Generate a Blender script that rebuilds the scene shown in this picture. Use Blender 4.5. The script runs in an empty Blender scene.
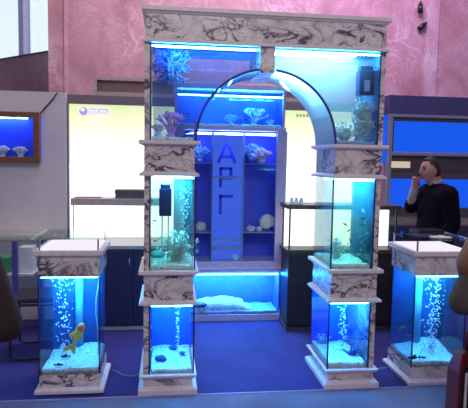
import bpy, bmesh, math, random
from mathutils import Vector, Matrix, noise
random.seed(7)
S = bpy.context.scene
COL = S.collection
PI = math.pi
XC = 0.669                      # middle of the arch, metres; arch front at y = 0

# ------------------------------------------------------------------ materials
def newmat(name):
    m = bpy.data.materials.new(name); m.use_nodes = True
    nt = m.node_tree; nt.nodes.clear()
    out = nt.nodes.new('ShaderNodeOutputMaterial')
    return m, nt, out
def N(nt, t, **kw):
    n = nt.nodes.new(t)
    for k, v in kw.items():
        if k in n.inputs: n.inputs[k].default_value = v
        else: setattr(n, k, v)
    return n
def ramp(nt, fac, stops):
    r = nt.nodes.new('ShaderNodeValToRGB'); e = r.color_ramp.elements
    while len(e) < len(stops): e.new(0.5)
    for i, (p, c) in enumerate(stops):
        e[i].position = p; e[i].color = (*c, 1)
    nt.links.new(fac, r.inputs[0]); return r.outputs[0]
def principled(nt, out, col, rough=.5, metal=0, spec=.5, **kw):
    b = nt.nodes.new('ShaderNodeBsdfPrincipled')
    if isinstance(col, tuple): b.inputs['Base Color'].default_value = (*col, 1)
    else: nt.links.new(col, b.inputs['Base Color'])
    b.inputs['Roughness'].default_value = rough; b.inputs['Metallic'].default_value = metal
    b.inputs['Specular IOR Level'].default_value = spec
    nt.links.new(b.outputs[0], out.inputs[0]); return b
def pos(nt, scale=(1, 1, 1)):
    g = nt.nodes.new('ShaderNodeNewGeometry'); mp = nt.nodes.new('ShaderNodeMapping')
    mp.inputs['Scale'].default_value = scale
    nt.links.new(g.outputs['Position'], mp.inputs[0]); return mp.outputs[0]
def nz(nt, vec, scale, detail=4, rough=.5, dist=0):
    n = N(nt, 'ShaderNodeTexNoise'); n.inputs['Scale'].default_value = scale
    n.inputs['Detail'].default_value = detail; n.inputs['Roughness'].default_value = rough
    n.inputs['Distortion'].default_value = dist
    nt.links.new(vec, n.inputs['Vector']); return n.outputs[0]
def math_(nt, op, a, b=None):
    n = nt.nodes.new('ShaderNodeMath'); n.operation = op
    for i, v in enumerate((a, b)):
        if v is None: continue
        if isinstance(v, (int, float)): n.inputs[i].default_value = v
        else: nt.links.new(v, n.inputs[i])
    return n.outputs[0]
def mixc(nt, fac, a, b):
    n = nt.nodes.new('ShaderNodeMix'); n.data_type = 'RGBA'
    for s, v in ((0, fac), (6, a), (7, b)):
        if isinstance(v, (int, float)): n.inputs[s].default_value = v
        elif isinstance(v, tuple): n.inputs[s].default_value = (*v, 1)
        else: nt.links.new(v, n.inputs[s])
    return n.outputs[2]

def m_plain(name, col, rough=.5, metal=0, spec=.5, var=.12, vs=25):
    m, nt, out = newmat(name)
    n = nz(nt, pos(nt), vs, 3)
    lo = tuple(c*(1-var) for c in col); hi = tuple(min(1, c*(1+var)) for c in col)
    principled(nt, out, ramp(nt, n, [(.3, lo), (.7, hi)]), rough, metal, spec); return m
def m_marble():
    m, nt, out = newmat('veined_marble')
    v = pos(nt, (1, 1, 1.5))
    base = ramp(nt, nz(nt, v, 5, 5), [(.3, (.72, .65, .62)), (.55, (.84, .78, .75)), (.75, (.90, .86, .83))])
    a = math_(nt, 'ABSOLUTE', math_(nt, 'SUBTRACT', nz(nt, v, 4.6, 3, .6, .9), .5))
    veins = ramp(nt, a, [(0, (1, 1, 1)), (.014, (.92, .92, .92)), (.036, (.25, .25, .25)), (.10, (0, 0, 0))])
    b = math_(nt, 'ABSOLUTE', math_(nt, 'SUBTRACT', nz(nt, v, 11, 4, .6, 1.0), .47))
    fine = ramp(nt, b, [(0, (.6, .6, .6)), (.035, (0, 0, 0))])
    msk = ramp(nt, nz(nt, v, 3.5, 2), [(.36, (.3, .3, .3)), (.52, (1, 1, 1))])
    f = math_(nt, 'MULTIPLY', math_(nt, 'MAXIMUM', veins, fine), msk)
    principled(nt, out, mixc(nt, f, base, (.085, .065, .12)), .25, 0, .5); return m
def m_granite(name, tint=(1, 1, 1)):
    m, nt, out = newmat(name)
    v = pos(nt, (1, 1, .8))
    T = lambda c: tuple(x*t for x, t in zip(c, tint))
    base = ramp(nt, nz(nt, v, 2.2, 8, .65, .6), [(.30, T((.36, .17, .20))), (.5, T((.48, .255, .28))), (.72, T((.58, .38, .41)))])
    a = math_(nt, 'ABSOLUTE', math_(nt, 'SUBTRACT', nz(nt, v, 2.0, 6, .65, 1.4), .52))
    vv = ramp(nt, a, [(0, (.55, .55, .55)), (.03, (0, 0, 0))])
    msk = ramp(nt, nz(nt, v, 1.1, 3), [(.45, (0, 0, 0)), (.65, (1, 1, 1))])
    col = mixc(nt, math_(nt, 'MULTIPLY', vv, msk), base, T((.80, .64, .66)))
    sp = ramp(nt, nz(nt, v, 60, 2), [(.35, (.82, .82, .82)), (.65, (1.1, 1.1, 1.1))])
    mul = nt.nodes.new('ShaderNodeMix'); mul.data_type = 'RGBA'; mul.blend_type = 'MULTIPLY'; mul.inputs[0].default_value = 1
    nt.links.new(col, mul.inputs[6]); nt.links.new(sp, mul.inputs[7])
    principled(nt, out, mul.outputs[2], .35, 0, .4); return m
def m_emit(name, col, strength):
    m, nt, out = newmat(name)
    e = N(nt, 'ShaderNodeEmission'); e.inputs[0].default_value = (*col, 1); e.inputs[1].default_value = strength
    nt.links.new(e.outputs[0], out.inputs[0]); return m
def m_glass(name, tint=(.93, .97, .98), gloss=.5, rough=.02):
    m, nt, out = newmat(name)
    t = N(nt, 'ShaderNodeBsdfTransparent'); t.inputs[0].default_value = (*tint, 1)
    g = N(nt, 'ShaderNodeBsdfGlossy'); g.inputs['Roughness'].default_value = rough
    fr = N(nt, 'ShaderNodeFresnel'); fr.inputs[0].default_value = 1.35
    mx = N(nt, 'ShaderNodeMixShader')
    nt.links.new(math_(nt, 'MULTIPLY', fr.outputs[0], gloss), mx.inputs[0])
    nt.links.new(t.outputs[0], mx.inputs[1]); nt.links.new(g.outputs[0], mx.inputs[2])
    nt.links.new(mx.outputs[0], out.inputs[0]); return m
def m_frosted(name, tint, milk, k):
    m, nt, out = newmat(name)
    t = N(nt, 'ShaderNodeBsdfTransparent'); t.inputs[0].default_value = (*tint, 1)
    d = N(nt, 'ShaderNodeBsdfTranslucent'); d.inputs[0].default_value = (*milk, 1)
    g = N(nt, 'ShaderNodeBsdfGlossy'); g.inputs['Roughness'].default_value = .04
    fr = N(nt, 'ShaderNodeFresnel'); fr.inputs[0].default_value = 1.4
    a = N(nt, 'ShaderNodeMixShader'); a.inputs[0].default_value = k
    df = N(nt, 'ShaderNodeBsdfDiffuse'); df.inputs[0].default_value = (*milk, 1)
    h = N(nt, 'ShaderNodeMixShader'); h.inputs[0].default_value = .3
    nt.links.new(d.outputs[0], h.inputs[1]); nt.links.new(df.outputs[0], h.inputs[2])
    nt.links.new(t.outputs[0], a.inputs[1]); nt.links.new(h.outputs[0], a.inputs[2])
    b = N(nt, 'ShaderNodeMixShader'); nt.links.new(fr.outputs[0], b.inputs[0])
    nt.links.new(a.outputs[0], b.inputs[1]); nt.links.new(g.outputs[0], b.inputs[2])
    nt.links.new(b.outputs[0], out.inputs[0]); return m
def m_water(name, absorb, ad, scat, sd):
    m, nt, out = newmat(name)
    t = N(nt, 'ShaderNodeBsdfTransparent'); nt.links.new(t.outputs[0], out.inputs['Surface'])
    a = N(nt, 'ShaderNodeVolumeAbsorption'); a.inputs[0].default_value = (*absorb, 1); a.inputs[1].default_value = ad
    s = N(nt, 'ShaderNodeVolumeScatter'); s.inputs[0].default_value = (*scat, 1); s.inputs[1].default_value = sd
    s.inputs['Anisotropy'].default_value = .1
    ad_ = N(nt, 'ShaderNodeAddShader')
    nt.links.new(a.outputs[0], ad_.inputs[0]); nt.links.new(s.outputs[0], ad_.inputs[1])
    nt.links.new(ad_.outputs[0], out.inputs['Volume']); return m
def m_wood(name, dark, light, rough=.4):
    m, nt, out = newmat(name)
    n = nz(nt, pos(nt, (3, 3, 30)), 3, 5, .6, .5)
    principled(nt, out, ramp(nt, n, [(.3, dark), (.7, light)]), rough, 0, .4); return m
def m_gravel(name, a, b):
    m, nt, out = newmat(name)
    v = N(nt, 'ShaderNodeTexVoronoi'); v.inputs['Scale'].default_value = 90
    nt.links.new(pos(nt), v.inputs['Vector'])
    sp = N(nt, 'ShaderNodeSeparateColor'); nt.links.new(v.outputs['Color'], sp.inputs[0])
    bs = principled(nt, out, ramp(nt, sp.outputs[0], [(.02, a), (.2, b), (1, tuple(min(1, x*1.15) for x in b))]), .7)
    bp = N(nt, 'ShaderNodeBump'); bp.inputs['Strength'].default_value = .6; bp.inputs['Distance'].default_value = .01
    nt.links.new(v.outputs['Distance'], bp.inputs['Height']); nt.links.new(bp.outputs[0], bs.inputs['Normal']); return m
def m_carpet(name, a, b):
    m, nt, out = newmat(name)
    v = pos(nt)
    n = math_(nt, 'ADD', math_(nt, 'MULTIPLY', nz(nt, v, 3, 4), .6), math_(nt, 'MULTIPLY', nz(nt, v, 180, 2), .4))
    bs = principled(nt, out, ramp(nt, n, [(.3, a), (.7, b)]), .85, 0, .25)
    bp = N(nt, 'ShaderNodeBump'); bp.inputs['Strength'].default_value = .4; bp.inputs['Distance'].default_value = .004
    nt.links.new(nz(nt, v, 400, 2), bp.inputs['Height']); nt.links.new(bp.outputs[0], bs.inputs['Normal']); return m

M = {}
M['marble'] = m_marble()
M['mould'] = m_plain('pale_stone', (.80, .74, .76), .4, var=.08)
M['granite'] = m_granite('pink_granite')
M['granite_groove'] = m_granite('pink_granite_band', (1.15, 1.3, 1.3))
M['granite_dark'] = m_granite('brown_granite', (.62, .68, .78))  # same pink granite, tinted darker to paint the shadow below the window
M['glass'] = m_glass('tank_glass')
M['table_glass'] = m_glass('green_table_glass', (.84, .96, .90), .55)
M['soffit'] = m_frosted('bent_glass', (.60, .76, 1), (.80, .88, 1), .9)
M['seam'] = m_plain('dark_silicone', (.012, .02, .07), .4)
M['arch_blue'] = m_plain('dark_blue_silicone', (.015, .02, .20), .4)
M['water_blue'] = m_water('blue_water', (.05, .28, 1), 1.5, (.28, .50, 1), 1.2)
M['water_deep'] = m_water('deep_blue_water', (.02, .16, 1), .9, (.05, .20, 1), .7)
M['water_cyan'] = m_water('cyan_water', (.40, .85, 1), .7, (.66, .88, 1), 1.6)
M['water_green'] = m_water('green_cyan_water', (.35, .95, .55), 1.3, (.25, .9, .9), .55)
M['water_mid'] = m_water('clear_cyan_water', (.45, .95, .55), 1.2, (.30, .8, 1), .7)
M['lamp_blue'] = m_emit('blue_tank_lamp', (.035, .38, 1), 95)
M['lamp_cyan'] = m_emit('cyan_tank_lamp', (.09, .68, 1), 62)
M['lamp_arch'] = m_emit('arch_tank_lamp', (.22, .66, 1), 105)
M['lamp_ped'] = m_emit('pedestal_tank_lamp', (.06, .55, 1), 54)
M['lamp_show'] = m_emit('showcase_lamp', (.16, .32, 1), 60)
M['back_blue'] = m_plain('blue_back_film', (.012, .060, .75), .5, var=.15, vs=8)
M['back_teal'] = m_plain('dark_blue_back_film', (.012, .05, .24), .5, var=.2, vs=6)
M['side_blue'] = m_plain('blue_side_film', (.06, .22, .55), .5, var=.25, vs=9)
M['gravel'] = m_gravel('white_gravel', (.25, .33, .35), (.75, .82, .80))
M['gravel_dark'] = m_gravel('blue_grey_gravel', (.10, .12, .25), (.35, .38, .55))
M['carpet'] = m_carpet('blue_carpet', (.026, .021, .115), (.050, .042, .20))
M['floor'] = m_carpet('grey_violet_floor', (.14, .125, .20), (.22, .20, .28))
M['trim'] = m_plain('pale_metal_trim', (.42, .42, .70), .35, .4)
M['partition'] = m_plain('grey_laminate', (.70, .67, .69), .6, var=.05, vs=3)
M['fascia'] = m_plain('mauve_grey_fascia', (.20, .16, .19), .5)
M['box_beam'] = m_plain('taupe_box', (.42, .34, .33), .6)
M['box_dark'] = m_plain('dark_brown_recess', (.32, .22, .21), .6)
M['panel_white'] = m_emit('backlit_white_panel', (1, 1, .97), 1.7)
def m_print_glow():  # green print; its fade to white paints overexposed glow into the emission colour
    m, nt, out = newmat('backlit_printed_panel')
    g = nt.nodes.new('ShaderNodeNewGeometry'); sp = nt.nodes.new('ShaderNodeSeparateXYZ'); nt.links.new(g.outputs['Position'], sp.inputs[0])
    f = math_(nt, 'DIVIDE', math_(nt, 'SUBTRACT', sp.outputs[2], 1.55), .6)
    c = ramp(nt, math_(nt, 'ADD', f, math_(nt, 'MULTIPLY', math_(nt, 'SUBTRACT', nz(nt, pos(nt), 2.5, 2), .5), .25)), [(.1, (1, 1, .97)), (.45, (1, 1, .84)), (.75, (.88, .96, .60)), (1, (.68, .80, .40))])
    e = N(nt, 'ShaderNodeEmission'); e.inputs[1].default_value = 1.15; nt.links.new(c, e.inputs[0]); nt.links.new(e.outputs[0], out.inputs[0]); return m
M['print'] = m_print_glow()
M['sign_white'] = m_emit('backlit_sign_white', (.93, .90, .96), 1.0)
M['sign_lilac'] = m_emit('backlit_sign_lilac', (.42, .36, .70), 1.0)
M['sign_grey'] = m_emit('backlit_sign_grey', (.66, .64, .66), 1.0)
M['text_ochre'] = m_emit('backlit_text_ochre', (.42, .40, .22), 1.0)
M['cab'] = m_plain('dark_blue_laminate', (.030, .028, .085), .4)
M['cab_top'] = m_plain('grey_counter', (.45, .43, .42), .4)
M['shelf'] = m_plain('taupe_shelf', (.50, .42, .39), .5)
M['lilac'] = m_plain('lilac_frame', (.50, .42, .66), .45)
M['show_back'] = m_emit('backlit_blue_panel', (.06, .14, .88), .85)
M['show_side'] = m_plain('blue_showcase_back', (.10, .11, .75), .5)
M['letter'] = m_plain('navy_letter', (.03, .055, .80), .5)
M['ice_shelf'] = m_frosted('frosted_shelf_glass', (.7, .82, 1), (.8, .9, 1), .85)
M['blue_panel'] = m_emit('backlit_blue_panel_right', (.012, .12, 1), .85)
M['navy'] = m_plain('navy_fascia', (.060, .052, .19), .5)
M['steel'] = m_plain('brushed_steel', (.36, .36, .48), .35, .7)
M['taupe_band'] = m_plain('dark_taupe_band', (.085, .06, .085), .5)
M['niche'] = m_emit('warm_niche_light', (.85, .68, .52), .75)
M['dark_wood'] = m_wood('dark_brown_wood', (.018, .012, .016), (.05, .032, .035))
M['cap_wood'] = m_wood('brown_wood_cap', (.05, .032, .028), (.13, .085, .07))
M['frame_wood'] = m_wood('orange_brown_wood', (.16, .065, .022), (.28, .125, .05))
M['case_white'] = m_emit('lit_case_white', (1, 1, .92), 1.5)
M['black'] = m_plain('black_metal', (.012, .012, .016), .35)
M['black_fabric'] = m_plain('black_fabric', (.02, .018, .025), .8)
M['violet_metal'] = m_plain('violet_metal', (.10, .08, .38), .35, .2)
M['beige'] = m_plain('beige_counter', (.58, .47, .38), .5)
M['white'] = m_plain('white_plastic', (.75, .74, .76), .4)
M['glow_white'] = m_emit('lit_display_top', (.93, .88, 1), 1.0)
M['bubble'] = m_plain('air_bubble', (.80, .88, 1), .1, spec=1.0, var=.03)
M['plant_blue'] = m_plain('pale_blue_plastic_plant', (.66, .88, 1.0), .5)
M['plant_teal'] = m_plain('teal_plastic_plant', (.12, .36, .40), .5)
M['coral_white'] = m_plain('white_coral', (.72, .80, .85), .6)
M['coral_blue'] = m_plain('pale_blue_coral', (.30, .55, .85), .6)
M['coral_blue_dark'] = m_plain('deep_blue_coral', (.04, .11, .60), .6)
M['coral_pink'] = m_plain('violet_pink_coral', (.80, .45, .85), .6)
M['coral_rose'] = m_plain('rose_white_coral', (.85, .62, .78), .6)
M['shell'] = m_plain('beige_shell', (.72, .58, .55), .5)
M['rock_dark'] = m_plain('dark_blue_rock', (.035, .06, .24), .7)
M['filter'] = m_plain('navy_filter_plastic', (.010, .02, .13), .35)
M['filter_pale'] = m_plain('pale_blue_plastic', (.25, .40, .72), .4)
M['tube'] = m_plain('milky_tube', (.45, .68, .85), .3)
M['pipe_cyan'] = m_plain('cyan_pipe', (.16, .52, .78), .35)
M['fish_black'] = m_plain('black_fish_skin', (.008, .010, .02), .35)
M['fish_blue'] = m_plain('dark_blue_fish_skin', (.02, .05, .22), .35)
M['gold'] = m_plain('yellow_gold_fish_skin', (.85, .55, .04), .3)
M['goldred'] = m_plain('red_orange_fish_skin', (.85, .16, .03), .3)
M['skin'] = m_plain('skin', (.44, .23, .19), .5, var=.06)
M['hair'] = m_plain('dark_brown_hair', (.012, .008, .008), .6)
M['suit'] = m_plain('black_navy_suit', (.004, .004, .010), .9, spec=.1)
M['shirt'] = m_plain('pale_shirt', (.40, .34, .40), .7)
M['trousers'] = m_plain('dark_trousers', (.01, .01, .016), .8)
M['leather'] = m_plain('black_leather', (.01, .009, .01), .4)
M['eye'] = m_plain('dark_eye', (.02, .012, .01), .2)
M['lip'] = m_plain('lips', (.35, .13, .11), .5)
M['brown_coat'] = m_plain('dark_brown_coat', (.020, .009, .009), .8, vs=60)
M['olive'] = m_plain('olive_grey_sleeve', (.060, .052, .045), .85, vs=60)
M['tan'] = m_plain('tan_brown_shawl', (.21, .085, .035), .8, vs=80)
M['red_bag'] = m_plain('dark_red_leather', (.13, .010, .012), .4)
M['paper'] = m_plain('white_paper', (.72, .72, .80), .6)
M['navy_paper'] = m_plain('navy_brochure', (.03, .035, .10), .4)
M['grey_paper'] = m_plain('grey_brown_folder', (.13, .11, .12), .5)
M['green_paper'] = m_plain('green_box', (.06, .30, .12), .5)
M['cable'] = m_plain('pale_cable', (.25, .25, .50), .4)
M['sky'] = m_emit('daylight_sky', (.90, .96, 1), 1.7)
M['win_frame'] = m_plain('pale_window_frame', (.50, .53, .78), .4)

# ------------------------------------------------------------------ mesh tools
def finish(name, bm, mat, parent=None, smooth=False, bevel=0, kind=None):
    bmesh.ops.recalc_face_normals(bm, faces=bm.faces[:])
    me = bpy.data.meshes.new(name); bm.to_mesh(me); bm.free()
    o = bpy.data.objects.new(name, me); COL.objects.link(o)
    if mat is not None:
        for mm in (mat if isinstance(mat, list) else [mat]): me.materials.append(M[mm])
    if smooth:
        for p in me.polygons: p.use_smooth = True
    if parent is not None: o.parent = parent
    if bevel:
        b = o.modifiers.new('bevel', 'BEVEL'); b.width = bevel; b.segments = 2; b.limit_method = 'ANGLE'
    if kind: o['kind'] = kind
    return o
def tag(o, label, cat, group=None, kind=None):
    o['label'] = label; o['category'] = cat
    if group: o['group'] = group
    if kind: o['kind'] = kind
    return o
def thing(name, label, cat, loc=(0, 0, 0), rz=0, group=None):
    o = bpy.data.objects.new(name, None); COL.objects.link(o); o.empty_display_size = .05
    o.location = loc; o.rotation_euler[2] = rz
    return tag(o, label, cat, group)
def add_box(bm, x0, x1, y0, y1, z0, z1):
    vs = [bm.verts.new((x, y, z)) for z in (z0, z1) for x, y in ((x0, y0), (x1, y0), (x1, y1), (x0, y1))]
    for f in ((0, 3, 2, 1), (4, 5, 6, 7), (0, 1, 5, 4), (1, 2, 6, 5), (2, 3, 7, 6), (3, 0, 4, 7)):
        bm.faces.new([vs[i] for i in f])
def box(name, mat, x0, x1, y0, y1, z0, z1, parent=None, bevel=0, kind=None):
    bm = bmesh.new(); add_box(bm, x0, x1, y0, y1, z0, z1)
    return finish(name, bm, mat, parent, bevel=bevel, kind=kind)
def loft_rect(name, mat, x0, x1, y0, y1, prof, parent=None):
    """Closed solid: a rectangle grown by an overhang at each height; prof = [(z, overhang)]."""
    bm = bmesh.new(); rings = []
    for z, o in prof:
        rings.append([bm.verts.new(p) for p in ((x0-o, y0-o, z), (x1+o, y0-o, z), (x1+o, y1+o, z), (x0-o, y1+o, z))])
    bm.faces.new(rings[0][::-1]); bm.faces.new(rings[-1])
    for a, b in zip(rings, rings[1:]):
        for i in range(4): bm.faces.new((a[i], a[(i+1) % 4], b[(i+1) % 4], b[i]))
    return finish(name, bm, mat, parent, bevel=.003)
def ring_shell(name, mat, x0, x1, y0, y1, z0, z1, t=.008, parent=None):
    """Rectangular glass tube, open at top and bottom."""
    bm = bmesh.new(); R = []
    for z in (z0, z1):
        for o in (0, t):
            R.append([bm.verts.new(p) for p in ((x0+o, y0+o, z), (x1-o, y0+o, z), (x1-o, y1-o, z), (x0+o, y1-o, z))])
    a, b, c, d = R
    for i in range(4):
        j = (i+1) % 4
        bm.faces.new((a[i], a[j], c[j], c[i])); bm.faces.new((b[i], d[i], d[j], b[j]))
        bm.faces.new((a[i], b[i], b[j], a[j])); bm.faces.new((c[i], c[j], d[j], d[i]))
    return finish(name, bm, mat, parent)
def prism(name, mat, pts, y0, y1, parent=None, bevel=0):
    """Polygon in x-z extruded along y."""
    bm = bmesh.new()
    a = [bm.verts.new((x, y0, z)) for x, z in pts]; b = [bm.verts.new((x, y1, z)) for x, z in pts]
    bm.faces.new(a); bm.faces.new(b[::-1])
    for i in range(len(pts)):
        j = (i+1) % len(pts); bm.faces.new((a[i], b[i], b[j], a[j]))
    return finish(name, bm, mat, parent, bevel=bevel)
def strip(name, mat, pa, pb, y0, y1, parent=None):
    """Curved band between two matching polylines in x-z."""
    bm = bmesh.new(); q = []
    for (xa, za), (xb, zb) in zip(pa, pb):
        q.append([bm.verts.new(p) for p in ((xa, y0, za), (xb, y0, zb), (xb, y1, zb), (xa, y1, za))])
    bm.faces.new(q[0]); bm.faces.new(q[-1][::-1])
    for u, v in zip(q, q[1:]):
        for i in range(4): bm.faces.new((u[i], v[i], v[(i+1) % 4], u[(i+1) % 4]))
    o = finish(name, bm, mat, parent)
    if isinstance(mat, list):
        for k, p in enumerate(o.data.polygons[2:]): p.material_index = 1 if k % 4 == 1 else 0
    return o
def add_tube(bm, pts, r, seg=8, r2=None, caps=True):
    pts = [Vector(p) for p in pts]; n = len(pts); rings = []
    for i, p in enumerate(pts):
        d = (pts[min(i+1, n-1)]-pts[max(i-1, 0)])
        d = d.normalized() if d.length > 1e-9 else Vector((0, 0, 1))
        up = Vector((0, 0, 1)) if abs(d.z) < .95 else Vector((1, 0, 0))
        a = d.cross(up).normalized(); b = a.cross(d)
        rr = r if r2 is None else r+(r2-r)*i/(n-1)
        rings.append([bm.verts.new(p+(a*math.cos(t)+b*math.sin(t))*rr) for t in [2*PI*k/seg for k in range(seg)]])
    for A, B in zip(rings, rings[1:]):
        for k in range(seg): bm.faces.new((A[k], A[(k+1) % seg], B[(k+1) % seg], B[k]))
    if caps: bm.faces.new(rings[0][::-1]); bm.faces.new(rings[-1])
def tube(name, mat, pts, r, parent=None, seg=8, r2=None):
    bm = bmesh.new(); add_tube(bm, pts, r, seg, r2); return finish(name, bm, mat, parent, smooth=True)
def lathe(name, mat, prof, parent=None, seg=20, at=(0, 0, 0)):
    bm = bmesh.new(); rings = []
    for r, z in prof:
        rings.append([bm.verts.new((at[0]+r*math.cos(2*PI*k/seg), at[1]+r*math.sin(2*PI*k/seg), at[2]+z)) for k in range(seg)])
    for A, B in zip(rings, rings[1:]):
        for k in range(seg): bm.faces.new((A[k], A[(k+1) % seg], B[(k+1) % seg], B[k]))
    bm.faces.new(rings[0][::-1]); bm.faces.new(rings[-1])
    return finish(name, bm, mat, parent, smooth=False, bevel=.002)
def add_ball(bm, c, r, sub=1, sc=(1, 1, 1)):
    mt = Matrix.Translation(c) @ Matrix.Diagonal((*[r*s for s in sc], 1))
    bmesh.ops.create_icosphere(bm, subdivisions=sub, radius=1, matrix=mt)

# ------------------------------------------------------------------ camera and daylight
cam = bpy.data.cameras.new('camera'); co = bpy.data.objects.new('camera', cam); COL.objects.link(co)
CAMPOS = Vector((0.000000, -3.600000, 1.633751)); rr, uu, ff = Vector((0.992359, -0.121959, 0.018691)), Vector((-0.008002, 0.087550, 0.996128)), Vector((0.123124, 0.988666, -0.085905))
mw = Matrix((rr, uu, -ff)).transposed().to_4x4(); mw.translation = CAMPOS
co.matrix_world = mw; cam.sensor_width = 36; cam.lens = 41.4594; cam.clip_start = .05; cam.clip_end = 100
S.camera = co
w = bpy.data.worlds.new('hall_light'); S.world = w; w.use_nodes = True
bg = w.node_tree.nodes['Background']; bg.inputs[0].default_value = (.62, .54, .78, 1); bg.inputs[1].default_value = .36
S.view_settings.view_transform = 'Standard'; S.view_settings.look = 'None'; S.view_settings.gamma = 1
S.view_settings.use_curve_mapping = False; S.view_settings.exposure = 0
S.cycles.transparent_max_bounces = 40; S.cycles.max_bounces = 8; S.cycles.volume_bounces = 0
S.cycles.use_denoising = True; S.cycles.sample_clamp_indirect = 4
def area(name, loc, aim, size, power, col, sy=None):
    l = bpy.data.lights.new(name, 'AREA'); l.energy = power; l.color = col; l.size = size
    if sy: l.shape = 'RECTANGLE'; l.size_y = sy
    o = bpy.data.objects.new(name, l); COL.objects.link(o); o.location = loc
    o.rotation_euler = (Vector(aim)-Vector(loc)).to_track_quat('-Z', 'Y').to_euler(); return o
area('hall_ceiling_lamp', (1.0, 1.6, 6.2), (1.0, 4.0, 3.0), 3.0, 225, (1, .86, 1), 1.2)
area('violet_wall_washer', (2.6, 1.9, 5.2), (2.6, 4.0, 3.6), 1.6, 70, (.55, .30, 1), .5)  # unseen light added to tint the granite wall violet
area('hall_lamp_behind_visitor', (.4, -5.0, 4.6), (.6, 0, 1.2), 2.4, 84, (1, .88, .84), 1.2)

# ------------------------------------------------------------------ the setting
box('floor', 'floor', -7, 8, -6, 9, -.08, -.004, kind='structure')
bm = bmesh.new(); add_box(bm, -6, 7, .0, 3.9, -.004, .0)
cp = tag(finish('carpet', bm, 'carpet'), 'deep blue carpet laid under the arch aquarium and its two pedestals', 'carpet')
box('edge_strip', 'trim', -6, 7, -.012, .0, -.004, .002, cp)
box('wall_back', 'granite', -1.592, 9, 4.0, 4.3, 0, 6.5, kind='structure')
tr = box('trim_1', 'granite_groove', -1.385, -1.335, 3.985, 4.0, 0, 6.5, kind='structure')
tr = box('trim_2', 'granite_groove', 3.70, 3.89, 3.985, 4.0, 0, 6.5, kind='structure')
# window wall runs back from the pilaster's corner
def slanted(name, mat, t0, t1, z0, z1, d0, d1, kind=None, parent=None):
    A = Vector((-1.592, 4.0)); D = (Vector((-2.445, 4.804))-A).normalized(); P = Vector((-D.y, D.x))
    if P.y < 0: P = -P
    bm = bmesh.new(); c = []
    for t, d in ((t0, d0), (t1, d0), (t1, d1), (t0, d1)): c.append(A+D*t+P*d)
    lo = [bm.verts.new((q.x, q.y, z0)) for q in c]; hi = [bm.verts.new((q.x, q.y, z1)) for q in c]
    bm.faces.new(lo[::-1]); bm.faces.new(hi)
    for i in range(4): bm.faces.new((lo[i], lo[(i+1) % 4], hi[(i+1) % 4], hi[i]))
    return finish(name, bm, mat, parent, kind=kind)
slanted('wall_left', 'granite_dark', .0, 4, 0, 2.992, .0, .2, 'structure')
wn = slanted('window_1', 'glass', .0, 4, 3.01, 6.5, .12, .13, 'structure')
slanted('sill', 'seam', .0, 4, 2.992, 3.01, -.01, .2, None, wn)
slanted('mullion', 'win_frame', .65, .77, 3.01, 6.5, .05, .16, None, wn)
slanted('sky_outside', 'sky', -.3, 6, 2.4, 7.5, .9, .92, 'structure')

# ------------------------------------------------------------------ booth behind: box beam, lightbox wall, partition
t = thing('box_beam', 'long taupe box beam with a dark recessed face below the pink granite wall', 'beam', (.35, 2.7, 2.3))
def R(n, m, x0, x1, y0, y1, z0, z1, b=0):    # part given in world coordinates, moved into the thing's frame
    L = t.location; return box(n, m, x0-L.x, x1-L.x, y0-L.y, y1-L.y, z0-L.z, z1-L.z, t, b)
R('top_flange', 'box_beam', -.82, 1.75, 2.60, 2.9, 2.463, 2.495); R('bottom_flange', 'box_beam', -.82, 1.75, 2.60, 2.9, 2.295, 2.335)
R('end_plate', 'box_beam', -.82, -.785, 2.601, 2.9, 2.335, 2.463); R('recess_board', 'box_dark', -.785, 1.75, 2.68, 2.72, 2.335, 2.463)
for x in (-.6, 1.6): R('support_leg', 'box_dark', x, x+.05, 2.73, 2.78, 0, 2.295)

lw = t = thing('lightbox_wall', 'tall backlit white and pale green exhibition panel behind the arch with small printed sign', 'lightbox', (.5, 2.05, 0))
R('light_panel', 'panel_white', -.985, 2.07, 2.05, 2.10, .70, 1.55)
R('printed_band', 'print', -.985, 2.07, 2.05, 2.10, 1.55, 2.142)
R('fascia', 'fascia', -1.0, 2.30, 2.03, 2.14, 2.142, 2.235, .004)
R('side_post', 'fascia', -1.005, -.985, 2.0, 2.12, 0, 2.142)
R('back_board', 'fascia', -.985, 2.28, 2.10, 2.13, 0, 2.14)
R('base_board', 'fascia', -.985, 2.07, 2.05, 2.10, 0, .70)
sg = R('sign_plate', 'sign_white', -.905, -.585, 2.040, 2.05, 2.025, 2.118)
def sgbox(n, m, x0, x1, z0, z1, p=sg, y=2.036): L = t.location; return box(n, m, x0-L.x, x1-L.x, y-L.y, 2.0405-L.y, z0-L.z, z1-L.z, p)
def disc(n, m, x, z, r, y0, y1, p, sx=1):
    L = lw.location
    return prism(n, m, [(x-L.x+sx*r*math.cos(2*PI*k/24), z-L.z+r*math.sin(2*PI*k/24)) for k in range(24)], y0-L.y, y1-L.y, p)
disc('emblem', 'sign_lilac', -.845, 2.071, .040, 2.034, 2.040, sg)
disc('emblem_highlight', 'sign_white', -.852, 2.086, .019, 2.032, 2.034, sg, 1.2)
for x0, x1, z0, z1 in ((-.79, -.715, 2.092, 2.098), (-.69, -.605, 2.090, 2.097), (-.613, -.606, 2.055, 2.09), (-.70, -.693, 2.057, 2.09)):
    sgbox('sign_rule', 'sign_lilac', x0, x1, z0, z1)
for i, x in enumerate((-.785, -.770, -.752, -.735, -.72, -.678, -.664, -.65, -.637)):
    sgbox('sign_letter', 'sign_grey', x, x+.007, 2.052, 2.066+.008*(i % 3 == 0))
for i in range(4):
    for zz in (2.10, 2.055):
        L = lw.location; x = -.365+i*.03
        box('print_mark', 'sign_white', x-L.x, x+.014-L.x, 2.044-L.y, 2.05-L.y, zz-L.z, zz+.025-L.z, lw)
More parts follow.
